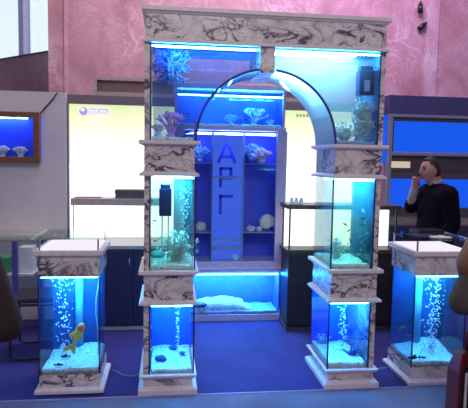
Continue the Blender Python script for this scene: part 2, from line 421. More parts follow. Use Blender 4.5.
for i in range(6):
    L = lw.location; x = 1.35+i*.036
    box('print_letter', 'text_ochre', x-L.x, x+.024-L.x, 2.044-L.y, 2.05-L.y, 2.075, 2.105, lw)

t = thing('wall_shelf', 'taupe shelf fixed to the glowing white panel beside the arch column', 'shelf', (-.55, 1.8, 1.14))
R('board', 'shelf', -.935, -.02, 1.80, 2.05, 1.188, 1.208, .003); R('front_lip', 'shelf', -.935, -.02, 1.795, 1.815, 1.140, 1.188)
R('support_post', 'steel', -.925, -.915, 1.85, 1.86, .78, 1.14)
t = thing('folder_box', 'dark grey flat box lying on the shelf of the white panel', 'box', (-.38, 1.9, 1.208))
R('tray', 'grey_paper', -.51, -.20, 1.82, 1.99, 1.208, 1.255, .003); R('lid', 'grey_paper', -.515, -.195, 1.815, 1.995, 1.255, 1.295, .004)
bm = bmesh.new(); add_box(bm, -.13, .13, -.07, .07, 0, .008)
o = tag(finish('paper_sheaf', bm, 'grey_paper', bevel=.002), 'thin dark sheaf of papers at the end of the shelf', 'papers'); o.location = (-.78, 1.91, 1.208); o.rotation_euler[2] = .1

t = thing('base_cabinet', 'dark blue low cabinet with pale grey top under the white panel', 'cabinet', (-.45, 1.6, 0))
R('body', 'cab', -.985, .035, 1.45, 1.985, .03, .765, .003); R('countertop', 'cab_top', -.995, .04, 1.43, 1.99, .765, .80, .004)
R('plinth', 'cab_top', -.985, .035, 1.435, 1.98, 0, .03)
for x0, x1 in ((-.975, -.65), (-.64, -.315), (-.305, .025)):
    L = t.location; d = R('door', 'cab', x0, x1, 1.434, 1.45, .05, .75, .003)
    tube('handle', 'steel', [(x1-.03-L.x, 1.425-L.y, .60), (x1-.03-L.x, 1.425-L.y, .68)], .006, d)

box('partition_wall', 'partition', -3.4, -1.005, 1.98, 2.06, 0, 2.245, kind='structure')
t = thing('beige_counter', 'long beige counter ledge along the grey partition', 'counter', (-2.0, 1.9, 0))
R('countertop', 'beige', -2.6, -1.02, 1.77, 1.965, .80, .84, .004); R('body', 'partition', -2.6, -1.03, 1.82, 1.965, 0, .80)

# niche aquarium in a wooden frame on the partition
t = thing('wall_aquarium', 'small blue aquarium in an orange brown wooden frame on the grey partition', 'aquarium', (-1.75, 1.9, 1.54))
fx0, fx1, fz0, fz1, fy = -2.25, -1.235, 1.545, 2.035, 1.86
R('frame_rail', 'frame_wood', fx0, fx1, fy, 1.90, fz1-.055, fz1, .004); R('frame_rail', 'frame_wood', fx0, fx1, fy, 1.90, fz0, fz0+.055, .004)
R('frame_stile', 'frame_wood', fx1-.06, fx1, fy, 1.90, fz0+.055, fz1-.055, .004); R('frame_stile', 'frame_wood', fx0, fx0+.06, fy, 1.90, fz0+.055, fz1-.055, .004)
R('housing', 'back_blue', fx0+.01, fx1-.01, 1.968, 1.979, fz0+.01, fz1-.01)
R('housing_top', 'frame_wood', fx0+.01, fx1-.01, 1.90, 1.968, fz1-.03, fz1-.01); R('housing_floor', 'frame_wood', fx0+.01, fx1-.01, 1.90, 1.968, fz0+.01, fz0+.05)
R('housing_side', 'back_blue', fx1-.06, fx1-.01, 1.90, 1.968, fz0+.05, fz1-.03)
R('lamp', 'lamp_show', fx0+.08, -1.36, 1.905, 1.93, fz1-.062, fz1-.054)
R('front_pane', 'glass', fx0+.06, fx1-.06, 1.885, 1.892, fz0+.055, fz1-.055)
wa = t

# ------------------------------------------------------------------ corals, plants, fish, gravel, bubbles
def coral(name, mat, loc, h, spread, n=9, depth=3, r=.010, down=False, rnd=1):
    rg = random.Random(rnd); bm = bmesh.new()
    def grow(p, d, l, r, k):
        q = p+d*l; mid = p+d*l*.5+Vector((rg.uniform(-1, 1), rg.uniform(-1, 1), rg.uniform(-1, 1)))*l*.08
        add_tube(bm, [p-d*r*.6, mid, q], r, 6, r*.7)
        add_ball(bm, q, r*.8, 1)
        if k > 0:
            for _ in range(rg.choice((2, 3))):
                e = (d+Vector((rg.uniform(-1, 1), rg.uniform(-1, 1), rg.uniform(-.6, .8)))*.75).normalized()
                grow(q, e, l*.72, r*.75, k-1)
    s = -1 if down else 1
    add_ball(bm, (0, 0, s*.012), .02+spread*.12, 2, (1, 1, .6))
    if down == 'ball': add_tube(bm, [(0, 0, 0), (-.01, .01, .09)], .010, 8, .014)
    for i in range(n):
        a = 2*PI*i/n+rg.uniform(-.3, .3); tilt = rg.uniform(.15, 1.0)
        d = Vector((math.cos(a)*tilt*spread/h*1.3, math.sin(a)*tilt*spread/h*1.0, s)).normalized()
        if down == 'ball': d = Vector((rg.gauss(0, 1), rg.gauss(0, 1), rg.gauss(0, 1)*1.1)).normalized()
        grow(Vector((0, 0, s*.01)), d, h*.40, r, depth-1)
    o = finish(name, bm, mat, smooth=True); o.location = loc; return o
def plant(name, mat, loc, h, spread, n=60, rnd=1, wd=.007):
    """Bushy plastic plant: arching stems carrying pairs of leaflets, one mesh."""
    rg = random.Random(rnd); bm = bmesh.new()
    for i in range(n):
        a = rg.uniform(0, 2*PI); k = rg.uniform(.1, 1); hh = h*rg.uniform(.45, 1)*(1-.35*k)
        d = Vector((math.cos(a)*spread*k, math.sin(a)*spread*k*.8, 0)); base = d*.15
        pts = [base+d*(u**1.5)*.85+Vector((0, 0, hh*u)) for u in (0, .25, .5, .75, 1)]
        add_tube(bm, pts, .0022, 4, .0012)
        for u in range(1, 5):
            for sgn in (-1, 1):
                p = pts[u]; dr = Vector((rg.uniform(-1, 1), rg.uniform(-1, 1), rg.uniform(-.1, .9))).normalized()
                sd = dr.cross(Vector((rg.uniform(-1, 1), rg.uniform(-1, 1), 1))).normalized()*wd
                l = h*.13; tip = p+dr*l; m1 = p+dr*l*.5; up = dr.cross(sd).normalized()*.0015
                v = [bm.verts.new(q) for q in (p, m1+sd, tip, m1-sd, m1+up)]
                bm.faces.new((v[0], v[1], v[4])); bm.faces.new((v[1], v[2], v[4])); bm.faces.new((v[2], v[3], v[4])); bm.faces.new((v[3], v[0], v[4]))
    o = finish(name, bm, mat); o.location = loc; return o
def fish_mesh(l, fat=.30, tail=.32):
    bm = bmesh.new(); n, sg = 9, 10; rings = []
    for i in range(n+1):
        u = i/n; x = l*(.5-u*.80); rr_ = l*fat*.5*math.sin(PI*min(1, .06+u*.88))**.75*(1-.35*u)
        rings.append([bm.verts.new((x, rr_*.5*math.cos(2*PI*k/sg), rr_*math.sin(2*PI*k/sg))) for k in range(sg)])
    for A, B in zip(rings, rings[1:]):
        for k in range(sg): bm.faces.new((A[k], A[(k+1) % sg], B[(k+1) % sg], B[k]))
    bm.faces.new(rings[0][::-1]); bm.faces.new(rings[-1]); return bm
def fin(pts, th=.002):
    bm = bmesh.new(); a = [bm.verts.new((x, -th, z)) for x, z in pts]; b = [bm.verts.new((x, th, z)) for x, z in pts]
    bm.faces.new(a); bm.faces.new(b[::-1])
    for i in range(len(pts)): j = (i+1) % len(pts); bm.faces.new((a[i], b[i], b[j], a[j]))
    return bm
def fish(label, mat, loc, l, rz=0, ry=0, fmat=None, group=None, fat=.3, name='fish', head=None):
    t = thing(name, label, 'fish', loc, rz, group); t.rotation_euler[1] = ry
    finish('body', fish_mesh(l, fat), mat, t, smooth=True)
    fm = fmat or mat
    finish('tail_fin', fin([(-l*.26, .0), (-l*.5, l*.17), (-l*.44, 0), (-l*.5, -l*.17)]), fm, t)
    finish('dorsal_fin', fin([(l*.15, l*fat*.35), (-l*.05, l*(fat*.35+.14)), (-l*.16, l*fat*.25)]), fm, t)
    if head: 
        bm = bmesh.new(); add_ball(bm, (l*.34, 0, 0), l*fat*.30, 2, (1.3, .75, 1)); finish('head', bm, head, t, smooth=True)
    return t
def gravel(label, x0, x1, y0, y1, z0, h, hill=None, mat='gravel', amp=.012, seed=0, inside=None):
    nx, ny = max(6, int((x1-x0)/.016)), max(6, int((y1-y0)/.016)); bm = bmesh.new(); top = []; bot = []
    for j in range(ny+1):
        for i in range(nx+1):
            x = x0+(x1-x0)*i/nx; y = y0+(y1-y0)*j/ny
            z = h+amp*noise.noise((x*9, y*9, seed))+amp*.5*noise.noise((x*40, y*40, seed+3))
            if hill: z += hill[2]*math.exp(-((x-hill[0])/hill[3])**2-((y-hill[1])/hill[4])**2)
            top.append(bm.verts.new((x, y, z0+max(.006, z)))); bot.append(bm.verts.new((x, y, z0)))
    W = nx+1
    for j in range(ny):
        for i in range(nx):
            k = j*W+i; bm.faces.new((top[k], top[k+1], top[k+W+1], top[k+W])); bm.faces.new((bot[k], bot[k+W], bot[k+W+1], bot[k+1]))
    for i in range(nx):
        bm.faces.new((bot[i], bot[i+1], top[i+1], top[i])); k = ny*W+i; bm.faces.new((bot[k+1], bot[k], top[k], top[k+1]))
    for j in range(ny):
        k = j*W; bm.faces.new((bot[k+W], bot[k], top[k], top[k+W])); k += nx; bm.faces.new((bot[k], bot[k+W], top[k+W], top[k]))
    return tag(finish('gravel_bed', bm, mat, smooth=True), label, 'gravel', kind='stuff')
def bubbles(label, x, y, z0, z1, wx, wy, n, r0=.003, r1=.007, seed=1):
    rg = random.Random(seed); bm = bmesh.new()
    for i in range(n):
        z = rg.uniform(z0, z1); k = .45+.55*(z-z0)/(z1-z0)
        add_ball(bm, (x+rg.gauss(0, .5)*wx*k, y+rg.gauss(0, .5)*wy*k, z), rg.uniform(r0, r1), 1)
    return tag(finish('bubble_column', bm, 'bubble', smooth=True), label, 'bubbles', kind='stuff')
def rock(label, mat, loc, r, seed=0, sc=(1.2, 1, .7), name='rock'):
    bm = bmesh.new(); bmesh.ops.create_icosphere(bm, subdivisions=3, radius=r)
    for v in bm.verts:
        v.co *= 1+.35*noise.noise(v.co*(2.2/r)*.6+Vector((seed*7.1, 0, 0)))
        v.co = Vector((v.co.x*sc[0], v.co.y*sc[1], v.co.z*sc[2]))
    o = tag(finish(name, bm, mat, smooth=True), label, 'rock'); o.location = loc; return o
def internal_filter(label, loc, w, d, h, tube_len=0, pale=False):
    t = thing('internal_filter', label, 'filter', loc)
    box('housing', 'filter', -w/2, w/2, -d/2, d/2, 0, h, t, .006)
    box('motor_cap', 'filter', -w*.4, w*.4, -d*.4, d*.4, h, h+.03, t, .004)
    if pale: box('window_slot', 'filter_pale', -w*.18, w*.18, -d/2-.003, -d/2, h*.15, h*.6, t)
    if tube_len:
        for s in (-.25, .25): tube('tube', 'tube', [(w*s, 0, 0), (w*s, 0, -tube_len)], .004, t)
    return t

# ------------------------------------------------------------------ the arch aquarium
YF, YB = .035, .522
OUT, INN = .822, .487
A = thing('arch_aquarium', 'large arch shaped aquarium with veined marble lintel and two columns of stacked glass tanks', 'aquarium', (0, 0, 0))
def block(name, x0, x1, z0, z1, y0=YF, y1=YB, top=.035, bot=.03, oh=.035):
    b = box(name, 'marble', x0, x1, y0, y1, z0+bot, z1-top, A)
    if bot: loft_rect('moulding', 'mould', x0, x1, y0, y1, [(z0, oh*.9), (z0+bot*.55, oh*.9), (z0+bot*.6, oh*.7), (z0+bot, .010)], b)
    loft_rect('moulding', 'mould', x0, x1, y0, y1, [(z1-top, .010), (z1-top*.72, oh*.65), (z1-top*.68, oh), (z1, oh), (z1+.0005, oh-.006)], b)
    return b
def water_box(parent, mat, x0, x1, y0, y1, z0, z1): return box('water', mat, x0, x1, y0, y1, z0, z1, parent)
def tank(x0, x1, z0, z1, wmat, lmat, parent=A, y0=YF+.002, y1=YB-.002, back=None, seams=(1, 1), lampw=(.06, .40), lamp_t=.012):
    g = ring_shell('glass_tank', 'glass', x0, x1, y0, y1, z0, z1, .008, parent)
    water_box(g, wmat, x0+.010, x1-.010, y0+.010, y1-(.018 if back else .010), z0+.002, z1-.035)
    box('lamp', lmat, x0+.02, x1-.02, y0+.10, y0+.30, z1-.014, z1-.006, g)
    box('lamp_tube', lmat, x0+.012, x1-.012, y0+.010, y0+.016, z1-.017, z1-.012, g)
    if back: box('back_panel', back, x0+.009, x1-.009, y1-.016, y1-.009, z0+.001, z1-.004, g)
    for xx, s in ((x0, seams[0]), (x1, seams[1])):
        if s: box('corner_seam', 'seam', xx-.004 if xx == x0 else xx-.005, xx+.005 if xx == x0 else xx+.004, y0-.003, y0+.007, z0, z1, g)
    return g
Z = dict(b=.135, l0=.625, l1=.861, u0=1.502, u1=1.738, t0=2.372, t1=2.600)
for s in (-1, 1):
    xa, xb = sorted((XC+s*OUT, XC+s*INN))
    # base: dark kick, wide plinth, marble band, ledge
    b = box('base_block', 'marble', xa, xb, YF, YB, .05, .10, A)
    loft_rect('plinth', 'mould', xa, xb, YF, YB, [(0, .035), (.034, .035), (.05, .006)], b)
    loft_rect('moulding', 'mould', xa, xb, YF, YB, [(.10, .004), (.118, .024), (.122, .028), (.135, .028)], b)
    block('column_block', xa, xb, Z['l0'], Z['l1']); block('column_block', xa, xb, Z['u0'], Z['u1'])
    # marble outer panels and tanks
    px0, px1 = sorted((XC+s*OUT, XC+s*.787)); tx0, tx1 = sorted((XC+s*.783, XC+s*.479))
    for z0, z1 in ((.135, Z['l0']), (Z['l1'], Z['u0']), (Z['u1'], Z['t0'])):
        p = box('marble_post', 'marble', px0, px1, YF, YB, z0, z1, A)
        if s > 0 and z0 > .5: box('side_film', 'side_blue', px0-.003, px0, YF+.012, YB-.012, z0+.004, z1-.004, p)
    tank(tx0, tx1, .135, Z['l0'], 'water_deep', 'lamp_blue', back='back_blue')
    tank(tx0, tx1, Z['l1'], Z['u0'], 'water_green' if s < 0 else 'water_mid', 'lamp_cyan')
lin = box('lintel', 'marble', XC-.815, XC+.815, YF-.01, YB+.01, 2.400, 2.556, A)
loft_rect('moulding', 'mould', XC-.815, XC+.815, YF-.01, YB+.01, [(2.372, .022), (2.388, .022), (2.392, .014), (2.400, .005)], lin)
loft_rect('moulding', 'mould', XC-.815, XC+.815, YF-.01, YB+.01, [(2.556, .005), (2.570, .016), (2.573, .026), (2.600, .026)], lin)
KW = .05
box('keystone', 'marble', XC-KW-.008, XC+KW-.008, YF-.012, YB, 2.205, 2.372, A, .003)
EA, EB = .477, .485            # arch half width and rise
def ell(th, g=0): return (XC+(EA+g)*math.cos(th), Z['u1']+(EB+g)*math.sin(th))
thk = math.acos((KW+.004)/EA)
for s in (-1, 1):
    NSEG = 7 if s > 0 else 8
    ths = [thk*i/NSEG for i in range(NSEG+1)]; fine = [thk*i/20 for i in range(21)]
    mir = (lambda p: p) if s > 0 else (lambda p: (2*XC-p[0], p[1]))
    kx = KW-.008 if s > 0 else KW+.008
    def outline(arc, o): return [mir((XC+.783-o, Z['u1']+.002))]+[mir((XC+.783-o, Z['t0']-.001-o)), mir((XC+kx+.003, Z['t0']-.001-o))]+[mir(p) for p in arc[::-1]]
    g = prism('glass_tank', 'glass', outline([ell(a, .004) for a in fine], 0), YF+.002, YF+.009, A)
    prism('rear_pane', 'glass', outline([ell(a, .004) for a in fine], 0), YB-.009, YB-.002, g)
    prism('water', 'water_cyan' if s > 0 else 'water_blue', outline([ell(a, .014) for a in fine], .012)[:1]+[mir((XC+.771, Z['t0']-.035)), mir((XC+kx+.006, Z['t0']-.035))]+[mir(ell(a, .014)) for a in fine[::-1]], YF+.012, YB-.012, g)
    strip('soffit_pane', ['soffit', 'glass'], [mir(ell(a, 0)) for a in ths], [mir(ell(a, .008)) for a in ths], YF+.004, YB-.004, g)
    strip('arch_seam', 'arch_blue', [mir(ell(a, -.003)) for a in fine], [mir(ell(a, .013)) for a in fine], YF-.003, YF+.003, g)
    strip('arch_seam', 'filter_pale', [mir(ell(a, -.002)) for a in fine], [mir(ell(a, .006)) for a in fine], YB-.003, YB+.003, g)
    xx = sorted((mir((XC+.775, 0))[0], mir((XC+kx+.01, 0))[0]))
    box('hood_board', 'back_blue' if s < 0 else 'filter_pale', xx[0], xx[1], YF+.012, YB-.012, Z['t0']-.010, Z['t0']-.002, g)  # blue board stands in for the tank interior mirrored under the water surface
    box('lamp', 'lamp_arch' if s > 0 else 'lamp_blue', xx[0]+.02, xx[1]-(.15 if s > 0 else .02), YF+(.05 if s > 0 else .024), YF+(.15 if s > 0 else .044), Z['t0']-.020, Z['t0']-.012, g)
    box('lamp_tube', 'lamp_cyan', xx[0], xx[1], YF+.012, YF+.022, Z['t0']-.020, Z['t0']-.012, g)
    q = sorted((XC+s*.779, XC+s*.788)); box('corner_seam', 'seam', q[0], q[1], YF-.003, YF+.006, Z['u1'], Z['t0'], g)

XL0, XL1 = XC-.771, XC-.491; XR0, XR1 = XC+.491, XC+.771
gravel('white gravel mound in the lowest tank of the left column', XL0, XL1, .05, .50, .137, .028, (XL0+.13, .40, .03, .12, .12), seed=1)
gravel('white gravel in the lowest tank of the right column', XR0, XR1, .05, .50, .137, .035, (XR0+.05, .3, .02, .1, .2), seed=2)
gravel('white gravel in the middle tank of the left column', XL0, XL1, .05, .50, .863, .03, (XL0+.15, .42, .03, .12, .1), seed=3)
gravel('pale gravel in the middle tank of the right column', XR0, XR1, .05, .50, .863, .03, seed=4)
gravel('pale gravel in the left half of the arch tank', XL0, XL1-.01, .05, .50, 1.741, .022, seed=5, mat='gravel')
gravel('blue grey gravel in the right half of the arch tank', XR0+.01, XR1, .05, .50, 1.741, .024, seed=6, mat='gravel_dark')
# left half of the arch
o = tag(coral('coral', ['coral_blue'], (.030, .22, 2.262), .165, .10, 44, 3, .0088, 'ball', 4), 'bushy pale blue branching coral hanging at the top corner of the arch tank', 'coral')
o.data.materials.append(M['coral_blue_dark'])
for p in o.data.polygons:
    if p.center.x < -.03: p.material_index = 1
tag(coral('coral', 'coral_pink', (.02, .20, 1.765), .19, .11, 8, 3, .013, False, 9), 'violet pink branching coral on the gravel of the arch tank', 'coral')
tag(coral('coral', 'coral_white', (-.065, .16, 1.765), .09, .05, 7, 3, .007, False, 12), 'small white coral beside the violet pink coral', 'coral')
rock('small dark blue stone under the violet coral', 'rock_dark', (.125, .2, 1.772), .02, 3)
for lb, x, y, z, l, rz in (('blue fish swimming high near the left lamp of the arch', .285, .2, 2.335, .06, 0), ('second blue fish under the left lamp, nearer the keystone', .385, .2, 2.338, .05, 0),
        ('dark fish low in the left half of the arch tank', .145, .15, 1.80, .055, PI), ('small dark fish above the violet coral', .135, .2, 1.93, .035, 0), ('tiny dark fish beside the left arch glass', .10, .22, 1.86, .03, PI)):
    fish(lb, 'fish_blue' if z > 2 else 'fish_black', (x, y, z), l, rz)
# right half of the arch
tag(plant('aquarium_plant', 'plant_blue', (1.372, .13, 1.76), .33, .080, 110, 3, .011), 'tall pale blue feathery plant in the right half of the arch tank', 'plant')
tag(plant('aquarium_plant', 'plant_blue', (1.245, .14, 1.76), .15, .09, 60, 5, .010), 'low pale blue plant under the curve of the arch', 'plant')
internal_filter('dark blue filter box with pale slot high in the right arch tank', (1.375, .11, 2.085), .11, .08, .17, 0, True)
for lb, x, y, z, l, rz, ry in (('black fish diving above the gravel in the right arch tank', 1.265, .12, 1.835, .045, 0, .9), ('small black fish beside the pale blue plant', 1.36, .12, 1.915, .03, 0, .3),
        ('small black fish higher above the low plant', 1.33, .12, 1.95, .028, PI, .3), ('black fish just under the right arch lamp', 1.285, .10, 2.335, .032, 0, 0), ('dark fish near the top right corner of the arch', 1.40, .12, 2.29, .035, PI, 0),
        ('tiny dark fish in open water of the right arch tank', 1.10, .2, 2.26, .02, 0, 0)):
    fish(lb, 'fish_black', (x, y, z), l, rz, ry)
# left column, middle tank
internal_filter('black upright filter with clear tubes in the middle tank of the left column', (-.012, .13, 1.225), .085, .08, .19, .30)
bubbles('bubbles rising through the middle tank of the left column', .118, .14, .92, 1.46, .045, .03, 110, .003, .0070, 3)
tag(plant('aquarium_plant', 'plant_blue', (.07, .20, .885), .24, .14, 90, 7, .009), 'wide pale blue plant in the middle tank of the left column', 'plant')
rock('dark teal stone on the gravel beside the wide plant', 'plant_teal', (-.06, .34, .915), .045, 5)
for lb, x, z, l, rz in (('small black fish beside the filter in the left column', -.085, 1.19, .03, 0), ('tiny black fish low by the left glass of the column', -.08, 1.05, .028, PI), ('tiny black fish high by the left glass of the column', -.08, 1.31, .022, PI)):
    fish(lb, 'fish_black', (x, .12, z), l, rz)
# right column, middle tank
tag(plant('aquarium_plant', 'plant_blue', (1.255, .25, .885), .19, .08, 55, 8), 'pale blue plant in the middle tank of the right column', 'plant')
tag(plant('aquarium_plant', 'plant_teal', (1.425, .14, .885), .40, .030, 9, 9), 'tall dark teal plant by the side panel of the right column', 'plant')
for i, (lb, x, y, z, l, rz, ry) in enumerate((('small black fish above the plant in the right column', 1.27, .12, 1.17, .035, 0, .5), ('black fish beside the plant of the right column', 1.315, .12, 1.05, .04, 0, 1.0), ('tiny black fish just under that tank middle, over the plant', 1.31, .15, 1.12, .03, PI, .6),
        ('dark fish near the side panel of the right column', 1.42, .15, 1.21, .05, PI, 0), ('second dark fish by the side panel, lower down', 1.415, .15, 1.16, .045, 0, .3), ('tiny dark fish highest in the right column middle tank', 1.27, .15, 1.33, .02, 0, 0))):
    fish(lb, 'fish_black', (x, y, z), l, rz, ry)
# lowest tanks
bubbles('thin line of bubbles in the lowest tank of the left column', .085, .27, .20, .58, .016, .016, 80, .003, .006, 4)
rock('dark blue rock on the gravel mound of the left column', 'rock_dark', (-.035, .20, .185), .032, 1)
rock('small dark rock behind the blue one on the gravel mound', 'rock_dark', (.055, .37, .20), .028, 2)
rock('smallest dark stone on the gravel mound', 'rock_dark', (.12, .30, .185), .018, 4)
bubbles('scattered bubbles in the lowest tank of the right column', 1.335, .27, .22, .58, .05, .05, 80, .003, .0075, 5)
tag(plant('aquarium_plant', 'rock_dark', (1.385, .18, .17), .07, .075, 45, 10, .008), 'low dark blue plant on the gravel of the right column', 'plant')
tag(plant('aquarium_plant', 'plant_blue', (1.22, .40, .17), .12, .06, 24, 11), 'small pale plant at the back of the lowest right tank', 'plant')

# ------------------------------------------------------------------ pedestal aquariums
def pedestal(label, x0, y0, name='pedestal_aquarium', dz=0):
    t = thing(name, label, 'aquarium', (x0, y0, -dz)); W, D = .40, .42
    b = box('base_block', 'marble', 0, W, 0, D, .062, .152, t)
    box('kick_board', 'fascia', -.005, W+.005, -.005, D+.005, dz, .026, b)
    loft_rect('plinth', 'mould', 0, W, 0, D, [(.026, .030), (.050, .030), (.064, .004)], b)
    g = ring_shell('glass_tank', 'glass', .002, W-.002, .002, D-.002, .152, .830, .008, t)
    box('water', 'water_ped', .012, W-.012, .012, D-.020, .154, .812, g)
    box('back_panel', 'back_teal', .011, W-.011, D-.018, D-.011, .153, .826, g)
    box('lamp', 'lamp_ped', .03, W-.03, .08, .32, .820, .828, g)
    box('lamp_tube', 'lamp_ped', .014, W-.014, .012, .018, .820, .825, g)
    for x in (.0, W): box('corner_seam', 'seam', x-.004, x+.004, -.002, .006, .152, .830, g)
    h = box('header_block', 'marble', 0, W, 0, D, .830, .965, t)
    loft_rect('cap_moulding', 'mould', 0, W, 0, D, [(.965, .006), (.975, .022), (.978, .028), (1.010, .028)], h)
    box('lit_top', 'glow_white', .005, W-.005, .005, D-.005, 1.010, 1.018, t)
    for x, y in ((.004, .004), (W-.014, .004), (.004, D-.014), (W-.014, D-.014)): box('glass_post', 'steel', x, x+.010, y, y+.010, 1.010, 1.088, t)
    box('glass_top', 'table_glass', -.035, W+.035, -.03, D+.03, 1.088, 1.096, t, .002)
    return t
M['water_ped'] = m_water('pedestal_water', (.06, .40, 1), .9, (.2, .55, 1), .28)
PLX, PLY, PRX, PRY = -.851, .075, 1.778, .03
pl = pedestal('square marble pedestal aquarium with a goldfish, beside the left column', PLX, PLY, dz=.016)
pr_ = pedestal('square marble pedestal aquarium with navy brochures on its glass top', PRX, PRY, dz=.022)
for (px, py, lab, sd) in ((PLX, PLY, 'white gravel in the goldfish pedestal tank', 21), (PRX, PRY, 'white gravel in the pedestal tank under the brochures', 22)):
    gravel(lab, px+.012, px+.388, py+.012, py+.398, .154-(.022 if px > 0 else .016), .035, (px+.3, py+.36, .05, .16, .14), seed=sd)
    tube('overflow_pipe', 'pipe_cyan', [(px+.21, py+.36, .16), (px+.21, py+.36, .79)], .028, None, 14)  # made-up upright standing in for the refracted view of the back corner
    o = bpy.context.scene.collection.objects[-1]
    tag(o, 'thick pale blue pipe standing in the '+('goldfish tank' if px < 0 else 'pedestal tank with the red fish'), 'pipe')
bubbles('bubble curtain in the goldfish pedestal tank', PLX+.125, PLY+.20, .20, .765, .085, .06, 150, .003, .008, 6)
bubbles('dense bright bubble curtain in the pedestal tank under the brochures', PRX+.245, PRY+.18, .20, .765, .075, .06, 260, .003, .0085, 7)
o = tube('air_tube', 'tube', [(PLX+.375, PLY+.2, .79), (PLX+.368, PLY+.2, .70), (PLX+.352, PLY+.2, .62), (PLX+.35, PLY+.2, .5), (PLX+.362, PLY+.2, .40), (PLX+.365, PLY+.2, .20)], .0035)
tag(o, 'thin milky air tube hanging in the goldfish tank', 'tube')
# goldfish: a plump bent body, nose up
g = thing('goldfish', 'yellow goldfish with an orange red head, nose up in the pedestal tank', 'fish', (PLX+.235, PLY+.10, .37)); g.rotation_euler = (0, -1.15, .25)
finish('body', fish_mesh(.20, .38), 'gold', g, smooth=True)
bm = bmesh.new(); add_ball(bm, (.066, 0, 0), .030, 2, (1.15, .8, 1)); finish('head', bm, 'goldred', g, smooth=True)
finish('tail_fin', fin([(-.05, .0), (-.10, .05), (-.135, .048), (-.10, .008), (-.13, -.035), (-.09, -.03)], .003), 'gold', g)
finish('dorsal_fin', fin([(.03, .030), (-.005, .058), (-.035, .028)], .003), 'gold', g)
for s in (-1, 1):
    f_ = finish('pectoral_fin', fin([(.03, -.02), (.0, -.05), (.012, -.018)], .002), 'gold', g); f_.location = (0, s*.012, 0); f_.rotation_euler[0] = s*.4
    bm = bmesh.new(); add_ball(bm, (.078, s*.020, .008), .006, 1); finish('eye', bm, 'eye', g, smooth=True)
fish('dark fish low in the goldfish tank above the gravel', 'fish_black', (PLX+.155, PLY+.10, .228), .07, PI)
fish('dark fish lying on the gravel of the goldfish tank', 'fish_black', (PLX+.115, PLY+.06, .184), .065, 0)
fish('small red fish in the pedestal tank under the brochures', 'goldred', (PRX+.055, PRY+.30, .33), .055, PI, .4)
fish('second, fainter red fish behind the front corner of that pedestal tank', 'goldred', (PRX+.09, PRY+.25, .285), .035, 0)
fish('dark fish lying on gravel at the front corner of the pedestal tank', 'fish_black', (PRX+.045, PRY+.05, .185), .10, PI)
fish('smaller dark fish on the gravel beside the larger one', 'fish_black', (PRX+.115, PRY+.06, .178), .06, 0)
# brochures on the right glass top
for lb, x, y, rz, m_, w_, d_, z in (('open navy brochure on the glass pedestal top', .13, .20, .25, 'navy_paper', .20, .15, 1.0745), ('white sheet of paper on the glass pedestal top', .23, .12, -.2, 'paper', .15, .10, 1.0745),
        ('black folder at the back of the glass pedestal top', .24, .34, .1, 'black', .22, .14, 1.0745), ('navy leaflet at the far end of the glass pedestal top', .345, .16, -.5, 'navy_paper', .10, .14, 1.0745)):
    bm = bmesh.new(); add_box(bm, -w_/2, w_/2, -d_/2, d_/2, 0, .007 if m_ != 'black' else .028)
    o = tag(finish('brochure' if m_ == 'navy_paper' else ('paper_sheet' if m_ == 'paper' else 'folder'), bm, m_, bevel=.001), lb, 'brochure' if m_ == 'navy_paper' else ('paper' if m_ == 'paper' else 'folder'))
    o.location = (PRX+x, PRY+y, z); o.rotation_euler[2] = rz
o = tube('power_cable', 'cable', [(-.40, .45, .006), (-.32, .36, .006), (-.26, .33, .006), (-.20, .36, .006), (-.17, .42, .006)], .005); tag(o, 'thin cable on the carpet between left pedestal and left column', 'cable')
o = tube('power_cable', 'cable', [(1.52, .30, .006), (1.58, .27, .006), (1.66, .33, .006), (1.74, .34, .006)], .005); tag(o, 'thin cable on the carpet between right column and right pedestal', 'cable')

# ------------------------------------------------------------------ aquarium cabinet at the back, seen through the arch
t = B = thing('display_aquarium', 'tall lilac framed aquarium cabinet with navy letters behind the arch', 'aquarium', (.62, 1.64, 0))
bx0, bx1, by0, by1 = .065, 1.175, 1.64, 1.99
R('base', 'lilac', bx0, bx1, by0, by1, 0, .065, .004)
R('ledge', 'lilac', bx0-.03, bx1+.035, by0-.03, by1, .505, .545, .005); R('ledge_deck', 'lilac', bx0, bx1, by0, by1, .545, .60, .003)
R('mid_rail', 'lilac', bx0-.005, bx1-.02, by0-.01, by1, 1.895, 1.935, .004)
R('cornice', 'lilac', bx0-.015, bx1, by0-.02, by1, 2.285, 2.345, .01)
for x in (bx0, bx1-.105): R('stile', 'lilac', x, x+.10, by0, by0+.04, .60, 1.895, .004)
for x in (bx0, bx1-.055): R('upper_stile', 'lilac', x, x+.022, by0, by0+.03, 1.935, 2.285)
for x in (bx0, bx1-.02): R('lower_stile', 'lilac', x, x+.020, by0, by0+.03, .065, .505)
R('back_panel', 'show_side', bx0, bx1, by1-.012, by1, .065, 2.29)
for x in (bx0, bx1-.045): R('side_panel', 'show_side', x, x+.008, by0+.04, by1-.012, .06, 2.28)
# upper tank
L = t.location
g = R('glass_tank', 'glass', bx0+.022, bx1-.055, by0+.004, by0+.010, 1.935, 2.285)
box('water', 'water_blue', bx0+.024-L.x, bx1-.058-L.x, by0+.014-L.y, by1-.016-L.y, 1.938, 2.215, g)
R('lamp', 'lamp_blue', bx0+.04, bx1-.07, by0+.027, by0+.06, 2.224, 2.232); R('lamp_tube', 'lamp_cyan', bx0+.03, bx1-.06, by0+.015, by0+.025, 2.222, 2.232)
